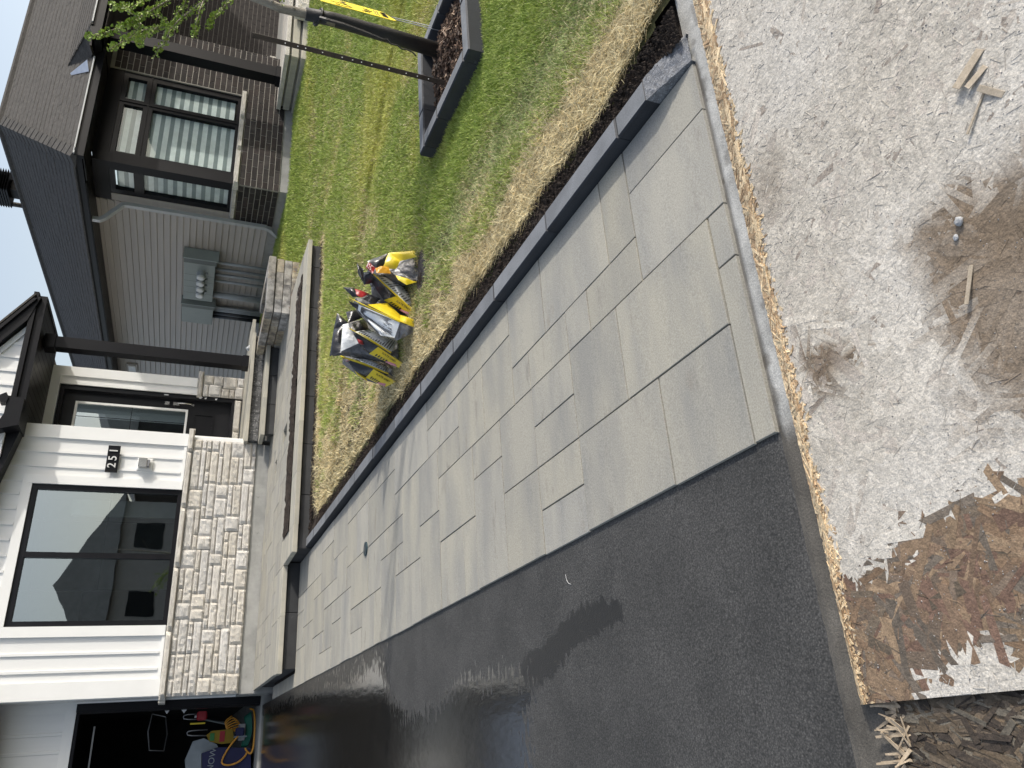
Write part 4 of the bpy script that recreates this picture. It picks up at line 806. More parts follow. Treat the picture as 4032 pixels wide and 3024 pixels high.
BRANCH=[[(4.863, 3.87, 1.731), (4.578, 3.85, 1.944), (4.362, 3.83, 2.085), (4.184, 3.81, 2.185), (4.047, 3.79, 2.26), (3.948, 3.77, 2.312)], [(4.869, 3.87, 1.682), (4.489, 3.884, 1.893), (4.307, 3.899, 2.007), (4.228, 3.913, 2.061), (4.215, 3.927, 2.13), (4.17, 3.941, 2.213), (4.079, 3.956, 2.288)], [(4.133, 3.87, 2.274), (4.105, 3.83, 2.21), (3.946, 3.79, 2.239), (3.806, 3.75, 2.3), (3.725, 3.71, 2.322)], [(4.276, 3.87, 2.004), (4.194, 3.9, 2.057), (4.112, 3.93, 2.079), (4.06, 3.96, 2.113), (4.033, 3.99, 2.132)], [(4.473, 3.87, 1.892), (4.39, 3.883, 1.907), (4.283, 3.895, 1.914), (4.186, 3.908, 1.918)], [(4.408, 3.87, 2.09), (4.336, 3.808, 2.186), (4.124, 3.745, 2.264), (4.042, 3.683, 2.352)], [(4.25, 3.87, 2.195), (4.199, 3.87, 2.249), (4.236, 3.87, 2.325), (4.216, 3.87, 2.386)], [(4.133, 3.87, 2.274), (4.049, 3.84, 2.321), (3.934, 3.81, 2.385), (3.866, 3.78, 2.429), (3.823, 3.75, 2.456)], [(4.517, 3.87, 1.993), (4.449, 3.91, 1.999), (4.388, 3.95, 2.042), (4.331, 3.99, 2.054), (4.331, 4.03, 2.045)], [(4.25, 3.87, 2.195), (4.279, 3.894, 2.137), (4.276, 3.918, 2.093), (4.236, 3.942, 2.071), (4.197, 3.966, 2.084)], [(4.153, 3.87, 2.123), (4.07, 3.845, 2.156), (3.977, 3.82, 2.194), (3.899, 3.795, 2.192)], [(4.815, 3.87, 1.629), (4.493, 3.895, 1.771), (4.392, 3.92, 1.832), (4.345, 3.945, 1.845)]]
# ------------------------------------------------ lawn
rng = np.random.default_rng(11)
PIT = (3.87, 4.87, 3.19, 4.19)
def lawn_ok(x, y):
    edge = 2.43+.05*(fbm(y*2.2, y*0+3, 0, 21)-.5)*2+.03*(fbm(y*11, y*0, 0, 22)-.5)*2+.1*sstep(2.2, 1.6, y)
    k = (x > edge) & (y > 1.575) & (y < 8.78-.07*fbm(x*3, x*0)-.28*sstep(2.75, 2.4, x))
    k2 = (y >= 8.80) & (x > 6.34) & (y < 11.55) & ~((x > 11.05) & (y > 10.2)) & ~((x > 6.0) & (x < 7.02) & (y > 10.4))
    k3 = (y >= 11.5) & (x > 6.45) & (x < 9.15) & (y < 16)
    pit = (x > PIT[0]-.0) & (x < PIT[1]) & (y > PIT[2]) & (y < PIT[3])
    sand = ((x-3.17)/.20)**2+((y-4.60)/.13)**2 < .8
    return (k | k2 | k3) & ~pit & ~sand
def lz(x, y): return lawnz(x, y)+.012*(fbm(np.asarray(x)*1.7, np.asarray(y)*1.7, 0, 31)-.5)
grid_mesh('lawn_base', 2.22, 16, 1.57, 17, 420, 460, lambda x, y: lz(x, y)-.018, lawnb_m, kind='structure', keep=lambda x, y: lawn_ok(x+.03, y+.0) | lawn_ok(x, y))
grid_mesh('soil_border', 2.235, 3.2, 1.572, 9.0, 60, 560, lambda x, y: slabz(x, y)+.022-.03*sstep(2.28, 2.5, x)*sstep(2.7, 2.55, x)-.036*sstep(1.92, 1.76, y)*sstep(2.75, 2.4, x)+.035*(fbm(x*16, y*16, 0, 41, 4)-.4), soil_m)
grid_mesh('soil_wall_border', 2.2, 6.4, 8.5, 8.95, 260, 30, lambda x, y: slabz(x, y)-.005+.03*(fbm(x*14, y*14, 0, 42, 4)-.5), soil_m)
def crumbs(name, n, fx, zf, m, smin, smax, parent=None):
    x, y = fx(n); s = smin+(smax-smin)*rng.random(len(x))**3; V = []; F = []
    base = np.array([(1, 0, 0), (0, 1, 0), (-1, 0, 0), (0, -1, 0), (0, 0, 1), (0, 0, -1)], float)
    tri = np.array([(0, 1, 4), (1, 2, 4), (2, 3, 4), (3, 0, 4), (1, 0, 5), (2, 1, 5), (3, 2, 5), (0, 3, 5)])
    B = base[None]*(.6+.7*rng.random((len(x), 6, 1)))*s[:, None, None]; c = np.stack([x, y, zf(x, y)], 1)
    V = (B+c[:, None]).reshape(-1, 3); F = (tri[None]+np.arange(len(x))[:, None, None]*6).reshape(-1, 3)
    return obj(name, V, F, m, parent, 'stuff')
crumbs('soil_crumbs', 9000, lambda n: (2.25+.17*rng.random(n), 1.58+6.9*rng.random(n)**1.5), lambda x, y: slabz(x, y)+.03, soil_m, .002, .012)
crumbs('bed_crumbs', 2500, lambda n: (2.45+3.5*rng.random(n), 9.24+.45*rng.random(n)), lambda x, y: terz(x, y)-.008, soil_m, .003, .016)
crumbs('wall_soil_crumbs', 2500, lambda n: (2.3+4.0*rng.random(n), 8.78+.14*rng.random(n)), lambda x, y: slabz(x, y)+.03, soil_m, .003, .016)
def proj(P):
    q = P-np.array([0, 0, 1.6]); R_ = np.array([list(ru), list(du), list(fw)]); c = q@R_.T
    return c[:, 1]/c[:, 2]*3043.8/4032, c[:, 0]/c[:, 2]*3043.8/3024, c[:, 2]
def blades(n, x0, x1, y0, y1):
    x = x0+(x1-x0)*rng.random(n); y = y0+(y1-y0)*rng.random(n); ok = lawn_ok(x, y); x = x[ok]; y = y[ok]
    u, v, d = proj(np.stack([x, y, lz(x, y)], 1)); ok = (abs(u) < .6) & (abs(v) < .66) & (d > 0); return x[ok], y[ok]
zones = [blades(400000, 2.4, 5.6, 1.57, 3.9), blades(250000, 2.4, 8, 3.9, 6.2), blades(190000, 2.4, 11.5, 6.2, 8.9), blades(240000, 6.3, 16, 8.8, 16)]
bx_ = np.concatenate([z[0] for z in zones]); by_ = np.concatenate([z[1] for z in zones]); n = len(bx_)
dist = np.hypot(bx_, by_)
# dryness: straw along the kerb, along the wall and in blotches
e = bx_-2.45
ns = fbm(bx_*1.1, by_*1.1, 0, 51); ns2 = fbm(bx_*4.5, by_*4.5, 0, 52); ns3 = fbm(bx_*.5, by_*.5, 0, 53)
dry = np.clip((sstep(.42+.6*(ns2-.5), .04, e)*.66+.42*sstep(1.25, .2, e))+sstep(8.35, 8.75, by_)*(bx_ < 6.4)*.8+sstep(.56, .72, ns)*.45+.55*sstep(4.0, 5.2, by_)*sstep(4.8, 3.2, bx_)*sstep(.40, .6, ns2)+.22*sstep(4.6, 7, by_)*sstep(7.5, 6, bx_), 0, 1)
band = np.exp(-((e-.62-.12*(ns-.5))/.16)**2)*sstep(8, 6, by_)
lush = np.clip(sstep(.6, 1.2, e)*sstep(5.0, 3.5, by_)*1.0+sstep(9.5, 11, by_), 0, 1)
rnd = rng.random(n); isdry = rng.random(n) < dry*.86+.05+.16*(1-lush); keepb = rng.random(n) > .45*sstep(.45, .1, e)
wdt = np.clip(.0009*dist**.55, .0013, .005)*(.7+.6*rng.random(n)); hgt = (.028+.026*rng.random(n))*np.where(isdry, 1.25, 1)*(1+.5*(dist > 8))*(1-.35*band)
hgt *= .85+.5*fbm(bx_*7, by_*7, 0, 54)
ang = rng.random(n)*2*np.pi; lean = (.25+.75*rng.random(n))*hgt*np.where(isdry, 1.75, .85)
la = ang+rng.normal(0, .6, n)
dx, dy = np.cos(ang+np.pi/2)*wdt, np.sin(ang+np.pi/2)*wdt
z = lz(bx_, by_)-.012; hz = np.where(isdry, .30+.45*rng.random(n), 1.0)*hgt
P0 = np.stack([bx_-dx, by_-dy, z], 1); P1 = np.stack([bx_+dx, by_+dy, z], 1)
mx, my = bx_+np.cos(la)*lean*.35, by_+np.sin(la)*lean*.35
P2 = np.stack([mx+dx*.8, my+dy*.8, z+hz*.62], 1); P3 = np.stack([mx-dx*.8, my-dy*.8, z+hz*.62], 1)
P4 = np.stack([bx_+np.cos(la)*lean, by_+np.sin(la)*lean, z+hz], 1)
V = np.stack([P0, P1, P2, P3, P4], 1).reshape(-1, 3)
V = V.reshape(n, 5, 3)[keepb].reshape(-1, 3); nk = int(keepb.sum()); b5 = np.arange(nk)*5
F = np.concatenate([np.stack([b5, b5+1, b5+2], 1), np.stack([b5, b5+2, b5+3], 1), np.stack([b5+3, b5+2, b5+4], 1)])
g1 = np.array([.125, .185, .032]); g2 = np.array([.30, .355, .085]); g3 = np.array([.20, .245, .12]); d1 = np.array([.62, .54, .33]); d2 = np.array([.42, .35, .19]); d3 = np.array([.54, .43, .23])
C = g1+(g2-g1)*rng.random((n, 1))**1.3; C = C*(1-.5*band[:, None])+g3*(.5*band[:, None])
C *= (1+.35*lush[:, None]*0)
yel = sstep(.42, .66, ns3+.35*(ns-.5)+.25*(ns2-.5))[:, None]*.6; C = C*(1-yel)+np.array([.36, .35, .09])*yel
D_ = np.where(rng.random((n, 1)) < .5, d1, np.where(rng.random((n, 1)) < .5, d2, d3)); D_ = D_*(.42+.72*rng.random((n, 1)))
C = np.where(isdry[:, None], D_*1.12, C*np.array([1.10, 1.07, 1.06])); C *= (1.10+.6*rnd)[:, None]
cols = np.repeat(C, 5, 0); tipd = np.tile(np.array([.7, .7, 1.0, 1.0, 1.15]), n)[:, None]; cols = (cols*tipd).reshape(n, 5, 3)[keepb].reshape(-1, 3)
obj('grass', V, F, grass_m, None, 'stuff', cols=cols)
# ------------------------------------------------ tree pit edging, mulch, tree, stake, sign
pit = thing('tree_pit_edging', (4.37, 3.69, .2), 'low square of dark stone edging blocks framing the young tree on the lawn', 'tree pit')
ptop = lambda o: (lambda x, y: .111+.03201*y+.128+o)
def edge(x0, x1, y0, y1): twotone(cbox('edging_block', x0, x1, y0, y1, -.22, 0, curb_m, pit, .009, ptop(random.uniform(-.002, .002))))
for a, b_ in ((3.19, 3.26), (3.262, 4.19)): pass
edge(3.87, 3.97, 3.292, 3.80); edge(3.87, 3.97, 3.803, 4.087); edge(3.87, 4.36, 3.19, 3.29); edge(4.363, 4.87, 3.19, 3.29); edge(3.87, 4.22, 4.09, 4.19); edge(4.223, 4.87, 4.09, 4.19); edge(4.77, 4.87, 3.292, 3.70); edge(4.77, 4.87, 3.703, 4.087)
mz = lambda x, y: .111+.03201*y+.075*np.exp(-((x-4.55)**2+(y-3.75)**2)/.09)+.03*(fbm(x*25, y*25, 0, 61)-.5)+.0
grid_mesh('mulch_bed', 3.96, 4.78, 3.28, 4.10, 60, 60, mz, mulch_m, kind='structure')
nch = 2600
x = 3.98+.78*rng.random(nch); y = 3.30+.78*rng.random(nch); L = .01+.035*rng.random(nch)**2; W_ = .003+.008*rng.random(nch); a = rng.random(nch)*6.28; ti = rng.normal(0, .35, nch); zc_ = mz(x, y)+.008+.012*rng.random(nch)
ca, sa = np.cos(a), np.sin(a); ux = np.stack([ca*np.cos(ti), sa*np.cos(ti), np.sin(ti)], 1); uy = np.stack([-sa, ca, rng.normal(0, .3, nch)], 1); c0 = np.stack([x, y, zc_], 1); th = np.array([0, 0, .004])
V = np.stack([c0-ux*L[:, None]-uy*W_[:, None], c0+ux*L[:, None]-uy*W_[:, None]*.6, c0+ux*L[:, None]*.9+uy*W_[:, None], c0-ux*L[:, None]+uy*W_[:, None]*.8], 1); V = np.concatenate([V, V-th], 1).reshape(-1, 3)
b8 = (np.arange(nch)*8)[:, None]; F = np.concatenate([b8+np.array(f) for f in ((0, 1, 2, 3), (4, 5, 1, 0), (5, 6, 2, 1), (6, 7, 3, 2), (7, 4, 0, 3))])
mulchc_m = mat('bark chip', (.1, .07, .05), vcol=True, rough=.95, bump=.5, bsc=120, fine=.3)
cc = np.where(rng.random((nch, 1)) < .2, [.34, .25, .18], [.10, .062, .042])*(.4+1.0*rng.random((nch, 1))); obj('bark_chips', V, F, mulchc_m, None, 'stuff', cols=np.repeat(cc, 8, 0))
tree = thing('young_tree', (4.6, 3.87, .24), 'young fan-leaved tree with black guard round its trunk, staked in the square pit', 'tree')
TR = [(4.585, 3.87, .20), (4.612, 3.87, .70), (4.622, 3.87, 1.07), (4.606, 3.87, 1.25)]
MB().tube(TR, [.056, .052, .048, .042], 16).build('trunk_guard', wrap_m, tree, smooth=True)
tp = [(4.60, 3.87, 1.05), (4.606, 3.87, 1.25), (4.602, 3.875, 1.42), (4.618, 3.87, 1.505), (4.64, 3.87, 1.62), (4.70, 3.87, 1.9), (4.74, 3.88, 2.3), (4.76, 3.9, 2.9), (4.78, 3.92, 3.5)]
MB().tube(tp, [.03, .031, .030, .029, .028, .026, .022, .014, .005], 12).build('trunk', bark_m, tree, smooth=True)
for p in ((4.60, 3.848, 1.33), (4.612, 3.846, 1.47)): MB().tube([(p[0], p[1]+.012, p[2]), (p[0]-.01, p[1]-.018, p[2]+.004)], [.012, .007], 8).build('branch_stub', bark_m, tree)
def leafset(paths, dens):
    VV, FF, CC = [], [], []
    for P in paths:
        P = [Vector(p) for p in P]; ln = sum((P[i+1]-P[i]).length for i in range(len(P)-1)); k = int(ln*dens)
        for _ in range(k):
            t = random.random()**.8*(len(P)-1); i = min(int(t), len(P)-2); c = P[i].lerp(P[i+1], t-i)
            if random.random() < .12: continue
            for q in range(random.choice((2, 3, 4, 4))):
                dv = Vector((random.gauss(0, 1), random.gauss(0, 1), random.gauss(-.1, 1))).normalized(); nrm = Vector((random.gauss(0, 1), random.gauss(-.6, .8), random.gauss(.6, .7))).normalized()
                side = dv.cross(nrm).normalized(); s = random.uniform(.008, .015); st0 = c+dv*random.uniform(.006, .02); pts = []
                m0 = len(VV); VV.append(tuple(st0))
                for an, rr in ((-62, .92), (-40, 1.02), (-14, 1.0), (0, .86), (14, 1.0), (40, 1.02), (62, .92)):
                    r_ = math.radians(an); VV.append(tuple(st0+(dv*math.cos(r_)+side*math.sin(r_))*s*rr+nrm*(.15*s*abs(math.sin(r_)))))
                FF.extend([(m0, m0+j, m0+j+1) for j in range(1, 7)])
                g = random.random(); col = (.17+.16*g, .27+.16*g, .035+.04*g); CC.extend([col]*8)
                m0 = len(VV); w2 = side*.0007; VV.extend([tuple(c-w2), tuple(c+w2), tuple(st0+w2), tuple(st0-w2)]); FF.append((m0, m0+1, m0+2)); FF.append((m0, m0+2, m0+3)); CC.extend([(.25, .25, .08)]*4)
    return VV, FF, CC
def ext(b, root):
    return [root]+[Vector(p) for p in b]
for k, b_ in enumerate(BRANCH):
    pts = b_ if k not in (0, 1, 8, 11) else [(4.70+.01*k, 3.88, 1.62+.05*k)]+list(b_)
    r0_ = .009 if k in (0, 1) else .004; rr = [r0_*(1-.8*i/(len(pts)-1)) for i in range(len(pts))]
    MB().tube(pts, rr, 6).build('branch', bark_m, tree, smooth=True)
far = []
for k in range(3):
    a = random.uniform(-.9, .3); z = random.uniform(1.9, 3.2); L = random.uniform(.35, .65); P = [(4.74, 3.88, z)]+[(4.74+math.cos(a)*L*t+random.uniform(-.03, .03), 3.88+math.sin(a)*L*t, z+.35*t*L+.1*t) for t in (.33, .66, 1)]
    if P[-1][0] > 4.75: MB().tube(P, [.006, .004, .003, .001], 5).build('branch', bark_m, tree, smooth=True); far.append(P)
VV, FF, CC = leafset([b_ for b_ in BRANCH], 140); a_, b__, c__ = leafset(far[:1], 5); m0 = len(VV)
lf = obj('leaf', VV+a_, np.array(FF+[tuple(i+m0 for i in f) for f in b__]), leaf_m, tree, 'stuff', cols=np.array(CC+c__))
lp = thing('x', (0, 0, 0), None, None); bpy.data.objects.remove(lp)
VV, FF, CC = leafset([[(4.60, 3.84, 1.42), (4.585, 3.80, 1.40), (4.58, 3.79, 1.385)]], 40); obj('leaf_spray', VV, np.array(FF), leaf_m, tree, 'stuff', cols=np.array(CC))
# strap
sp = thing('tree_strap', (4.58, 3.8, 1.1), 'loose black webbing strap hanging from the guarded tree trunk', 'strap')
b = MB(); ring = [(4.608+.056*math.cos(a), 3.87+.056*math.sin(a), 1.165+.02*math.sin(a)) for a in np.linspace(0, 2*math.pi, 17)]
b.tube(ring, .009, 6, cap=False).build('strap_loop', wrap_m, sp)
MB().tube([(4.56, 3.83, 1.16), (4.535, 3.81, 1.12), (4.52, 3.80, 1.0), (4.50, 3.80, .86), (4.475, 3.80, .73)], [.010, .011, .011, .010, .007], 4).tube([(4.475, 3.80, .73), (4.485, 3.80, .70), (4.45, 3.80, .675), (4.455, 3.80, .63), (4.43, 3.80, .60), (4.436, 3.80, .56), (4.425, 3.80, .52), (4.40, 3.80, .50)], .005, 4).build('strap_tail', wrap_m, sp)
# punched steel stake
sk_ = thing('tree_stake', (4.253, 3.84, .24), 'rusty punched steel fence stake standing left of the young tree', 'stake')
b = MB(); b.prism([(4.232, 3.84), (4.262, 3.828), (4.280, 3.842), (4.277, 3.846), (4.261, 3.834), (4.234, 3.845)], 2, .20, 1.575).build('stake_post', stake_m, sk_)
for z in (.40, .48, .56, .68, .80, .87, .93, 1.0, 1.13, 1.24, 1.29, 1.37): MB().tube([(4.2467, 3.8355, z), (4.2463, 3.833, z)], .0042, 8).build('punched_hole', paper_m, sk_)
# yellow yard sign
sg = thing('yard_sign', (4.9, 3.95, .25), 'bright yellow corrugated yard sign with black handwriting on wire legs', 'sign')
A = Vector((4.775, 3.872, 0)); Bv = Vector((5.05, 4.05, 0)); dd = (Bv-A).normalized(); nn_ = Vector((-dd.y, dd.x, 0))*-1
def sp_(s, z, o=0): p = A+dd*s-Vector((dd.y, -dd.x, 0))*-o*1.0; return (p.x, p.y, z)
outl = [(0, .635), (.03, .612), (.31, .668), (.34, .69), (.34, 1.19), (0, 1.15)]
V = [sp_(s, z, .002) for s, z in outl]+[sp_(s, z, -.002) for s, z in outl]; m = len(outl)
obj('sign_board', V, [tuple(range(m)), tuple(range(m, 2*m))[::-1]]+[(i, i+m, (i+1) % m+m, (i+1) % m) for i in range(m)], signy_m, sg)
out_ = lambda s, z: sp_(s, z, .004)
def sq_(pts, r=.0018): MB().tube([out_(s*.68, z) for s, z in pts], r, 5).build('handwriting', ink_m, sg)
sq_([(.10, 1.02), (.06, 1.05), (.05, .98), (.10, .93), (.18, .95), (.22, 1.02), (.19, 1.08)]); sq_([(.08, .86), (.10, .80), (.16, .84), (.22, .78), (.28, .84), (.34, .80)]); sq_([(.20, 1.0), (.26, .96), (.32, 1.01), (.38, .96), (.44, 1.0)])
for k, (x_, s_) in enumerate(((.10, 'S'), (.17, 'A'), (.24, 'L'), (.31, 'E'))): pass
for k in range(6): sq_([(.06+.06*k, .67), (.08+.06*k, .71), (.10+.06*k, .68), (.085+.06*k, .665)], .0016)
for z_ in (.735, .755): sq_([(.06, z_), (.16, z_+.008), (.28, z_-.004), (.40, z_+.004)], .002)
MB().tube([sp_(.10, .90), sp_(.10, .62), (4.74, 3.82, .26), (4.735, 3.81, .22)], .003, 6).tube([sp_(.20, .90), sp_(.20, .625), (4.79, 3.84, .26), (4.79, 3.84, .22)], .003, 6).build('wire_leg', steel_m, sg)
# ------------------------------------------------ bags of jointing sand
BM = {'yellow': yel_m, 'black': bblack_m, 'text': bwhite_m, 'grey': bgrey_m, 'red': bred_m, 'logo': bred_m, 'orange': borng_m, 'clear': bclear_m, 'seam': yel_m, 'white': silv_m}
NM = {'yellow': 'yellow_panel', 'black': 'black_panel', 'text': 'white_text_panel', 'grey': 'grey_bottom', 'red': 'red_panel', 'logo': 'logo_panel', 'orange': 'orange_lining', 'clear': 'clear_window', 'seam': 'yellow_seam', 'white': 'silver_flap'}
LB = {'A': 'opened rightmost sand bag, bent over, yellow with a smoky clear window', 'B': 'leaning sand bag, second from the right, with yellow and black side and grey text back', 'C': 'middle sand bag with a large white text panel and a raised red and black top', 'D': 'sand bag with a crumpled silver and black open top, second from the left', 'E': 'leftmost sand bag, smallest, black and yellow with a pink label'}
def patch(q, m, nm, parent, n=11, amp=.010, seed=0):
    a, b_, c, d = [np.array(p) for p in q]; u = np.linspace(0, 1, n); U, W2 = np.meshgrid(u, u)
    P = ((1-U)*(1-W2))[..., None]*a+(U*(1-W2))[..., None]*b_+(U*W2)[..., None]*c+((1-U)*W2)[..., None]*d
    nr = np.cross(b_-a, d-a); nr = nr/(np.linalg.norm(nr)+1e-9)
    if nr[1] > 0: nr = -nr
    ee = np.clip(np.minimum(np.minimum(U, 1-U), np.minimum(W2, 1-W2))*5, 0, 1)
    bul = (np.sin(U*np.pi)*np.sin(W2*np.pi))*.016
    rid = np.abs(fbm(P[..., 0]*14+P[..., 2]*9, P[..., 2]*16-P[..., 0]*6, P[..., 1]*10+seed, 3)-.5)*2
    P = P+nr*((amp*(1-2.4*rid)*ee+bul)[..., None])
    i = np.arange((n-1)**2); a_ = (i//(n-1))*n+i % (n-1); F = np.stack([a_, a_+1, a_+n+1, a_+n], 1)
    return obj(nm, P.reshape(-1, 3), F, m, parent, smooth=True), (a, b_, c, d, nr)
def lines_on(pq, parent, rows, u0, u1, v0, v1, m, nm, th=.35):
    a, b_, c, d, nr = pq; mb = MB()
    def at(u, v, o): p = (1-u)*(1-v)*a+u*(1-v)*b_+u*v*c+(1-u)*v*d+nr*(.004+.016*math.sin(u*math.pi)*math.sin(v*math.pi)+o); return tuple(p)
    for k in range(rows):
        va = v0+(v1-v0)*(k+.2)/rows; vb = va+(v1-v0)/rows*th; ue = u1-random.uniform(0, .25)*(u1-u0)
        mb.add([at(u0, va, .004), at(ue, va, .004), at(ue, vb, .004), at(u0, vb, .004), at(u0, va, 0), at(ue, va, 0), at(ue, vb, 0), at(u0, vb, 0)], [(0, 1, 2, 3), (4, 5, 1, 0), (5, 6, 2, 1), (6, 7, 3, 2), (7, 4, 0, 3)])
    mb.build(nm, m, parent)
for nme, patches in BAGS.items():
    allp = np.array([p for _, q in patches for p in q]); zb = float(lz(np.array([allp[:, 0].mean()]), np.array([allp[:, 1].mean()]))[0])
    T = thing('sand_bag', (float(allp[:, 0].mean()), float(allp[:, 1].mean()), zb), LB[nme], 'bag', 'bags of jointing sand standing on the lawn')
    # filled body behind the printed panels
    bm = bmesh.new(); cen = allp.mean(0)
    lowp = allp[allp[:, 2] < cen[2]+.25]
    for p in lowp:
        for o in (.07, .15): q = cen+(p-cen)*.66; bm.verts.new((q[0]+.06, q[1]+o+.05, max(q[2]-.03, zb-.02)))
        bm.verts.new((cen[0]+(p[0]-cen[0])*.6+.05, cen[1]+(p[1]-cen[1])*.6+.12, zb-.02))
    bmesh.ops.convex_hull(bm, input=bm.verts); me = [v for v in bm.verts if v.link_faces]; idx = {v: i for i, v in enumerate(me)}
    obj('bag_body', [v.co[:] for v in me], [tuple(idx[v] for v in f.verts) for f in bm.faces], bgrey_m, T, smooth=False); bm.free()
    yc = 0
    for k, (t, q) in enumerate(patches):
        o_, pq = patch(q, BM[t], NM[t], T, n=5 if t == 'seam' else 12, amp=.003 if t == 'seam' else (.010 if t in ('black', 'grey', 'clear', 'white', 'orange') else .006), seed=k+ord(nme))
        if t == 'text':
            a, b_, c, d, nr = pq
            lines_on(pq, o_, 14, .08, .92, .04, .96, bgrey_m, 'print_line', .3)
        if t == 'yellow' and nme in 'BDE' and yc == 0:
            a, b_, c, d, nr = pq; yc = 1
            lines_on(pq, o_, 5, .18, .5, .15, .6, ink_m, 'print_line', .5)
            p0 = a*.05+b_*.42+c*.45+d*.08+nr*.022
            mp_ = (c-b_); ang_ = math.atan2(mp_[2], mp_[0])
            text('bag_lettering', 'SLATE GREY', .022, tuple(p0), (math.pi/2, -ang_+math.pi, 0) if False else (math.pi/2, -ang_, 0), ink_m, T, ext=.001)
            l0 = a*.30+b_*.05+c*.15+d*.50
            patch([tuple(a*.42+d*.50+b_*.04+c*.04+nr*.012), tuple(a*.30+d*.38+b_*.14+c*.18+nr*.014), tuple(a*.06+d*.50+b_*.10+c*.34+nr*.014), tuple(a*.06+d*.82+c*.12+nr*.012)], bpink_m, 'pink_label', o_, n=4, amp=.001)
        if t == 'logo': lines_on(pq, o_, 3, .15, .85, .15, .85, paper_m, 'logo_letters', .4)
crumbs('spilled_sand', 6000, lambda n: (3.17+.20*rng.normal(0, .5, n), 4.60+.12*rng.normal(0, .5, n)), lambda x, y: lz(x, y)-.004, mat('dark jointing sand', (.14, .125, .12), (.09, .08, .078), fine=.3, bump=0), .002, .006)
# ------------------------------------------------ strand board in the foreground
BX0, BX1, BY0, BY1 = .03, 2.47, .27, 1.49
def bz(x, y): x = np.asarray(x, float); y = np.asarray(y, float); return .150-.004*sstep(1.2, .0, x)+.004*(fbm(x*1.5, y*1.5, 0, 71)-.5)-.014*sstep(1.442+.03*sstep(1.3, .1, x), 1.488, y)
wetA = [(-.2, 1.478), (.301, 1.465), (.307, 1.392), (.351, 1.292), (.361, 1.238), (.388, 1.173), (.398, 1.11), (.407, 1.07), (.383, 1.043), (.356, .952), (.356, .4), (.10, .4), (.099, 1.048), (.117, 1.109), (.104, 1.164), (.067, 1.282), (.02, 1.30), (.0, 1.332), (-.2, 1.35)]
wetB = [(1.0, .60), (.968, .722), (1.006, .801), (1.037, .865), (.99, .949), (1.008, 1.015), (.958, 1.025), (.856, 1.004), (.74, .992), (.629, .952), (.589, .926), (.473, .908), (.44, .5)]
wetC = [(.88, 1.395), (.883, 1.326), (.822, 1.223), (.775, 1.239), (.734, 1.331), (.781, 1.389)]
wetD = [(1.53, 1.40), (1.50, 1.29), (1.40, 1.28), (1.30, 1.34), (1.31, 1.42), (1.45, 1.44)]
wetE = [(.50, 1.05), (.46, .98), (.55, .93), (.66, .95), (.60, 1.02)]
def wetness(x, y):
    jx = x+.035*(fbm(x*14, y*14, 0, 81)-.5); jy = y+.035*(fbm(x*14, y*14, 5, 82)-.5)
    return inpoly(jx, jy, wetA).astype(float)
def damp(x, y):       # soft edged damp and dirty areas, as a darkening factor
    k = 0; m_ = 0
    jx = x+.05*(fbm(x*9, y*9, 0, 84)-.5); jy = y+.05*(fbm(x*9, y*9, 5, 85)-.5)
    for ox, oy in ((0, 0), (.02, .01), (-.02, .012), (.01, -.02), (-.012, -.02)): k = k+inpoly(jx+ox, jy+oy, wetB)*.2
    for ox, oy in ((0, 0), (.03, .01), (-.03, .01), (.0, -.02)): m_ = m_+(inpoly(jx+ox, jy+oy, wetD)*.11+inpoly(jx+ox, jy+oy, wetE)*.14)
    c = inpoly(x+.008*(fbm(x*60, y*60)-.5), y+.008*(fbm(x*60, y*60, 3)-.5), wetC)*.95
    k = k*(.70+.6*fbm(x*7, y*7, 0, 86)); w_ = np.clip(np.maximum.reduce([k, m_, c]), 0, 1)[:, None]
    return (1-w_)+w_*np.array([.33, .265, .205])*(.70+.6*fbm(x*25, y*25, 0, 87))[:, None]
board = thing('strand_board', (1.25, .88, .13), 'weathered strand board sheet with dusty white and wet brown patches laid by the kerb', 'board')
grid_mesh('board_sheet', BX0+.008, BX1, BY0, BY1-.006, 200, 100, lambda x, y: bz(x, y)-.001, osb_m, kind=None, parent=board, colf=None)
MB().box(BX0+.01, BX1, BY0, BY1-.012, .120, .126).build('board_underside', osbd_m, board)
def strands(n, xr, yr, L0, L1, W0, W1, angf, colf, name, parent, zf=bz, lift=.0016, tilt_=.02, m=flake_m, inside=True, vf=None):
    x = xr[0]+(xr[1]-xr[0])*rng.random(n); y = yr[0]+(yr[1]-yr[0])*rng.random(n); L = L0+(L1-L0)*rng.random(n)**1.4; W = W0+(W1-W0)*rng.random(n)**1.3; a = angf(n)
    ca, sa = np.cos(a), np.sin(a); lf_ = lift*rng.random(n)
    cs = []
    for sx, sy in ((-1, -1), (1, -1), (1, 1), (-1, 1)):
        j1 = 1+rng.normal(0, .10, n); j2 = 1+rng.normal(0, .25, n); px = x+ca*L/2*sx*j1-sa*W/2*sy*j2; py = y+sa*L/2*sx*j1+ca*W/2*sy*j2
        if inside: px = np.clip(px, BX0-.004, BX1); py = np.clip(py, BY0, BY1+.004)
        cs.append(np.stack([px, py, zf(px, py)+lf_+tilt_*rng.normal(0, 1, n)*W*.4+.0003], 1))
    T = np.stack(cs, 1); lo = T.copy(); lo[:, :, 2] = zf(lo[:, :, 0], lo[:, :, 1])-.003
    V = np.concatenate([T, lo], 1).reshape(-1, 3); b8 = (np.arange(n)*8)[:, None]
    F = np.concatenate([b8+np.array(f) for f in ((0, 1, 2, 3), (4, 5, 1, 0), (5, 6, 2, 1), (6, 7, 3, 2), (7, 4, 0, 3))]); C = np.repeat(colf(x, y), 8, 0)
    if vf is not None: C = C*vf(V[:, 0], V[:, 1])
    return obj(name, V, F, m, parent, 'stuff', cols=C)
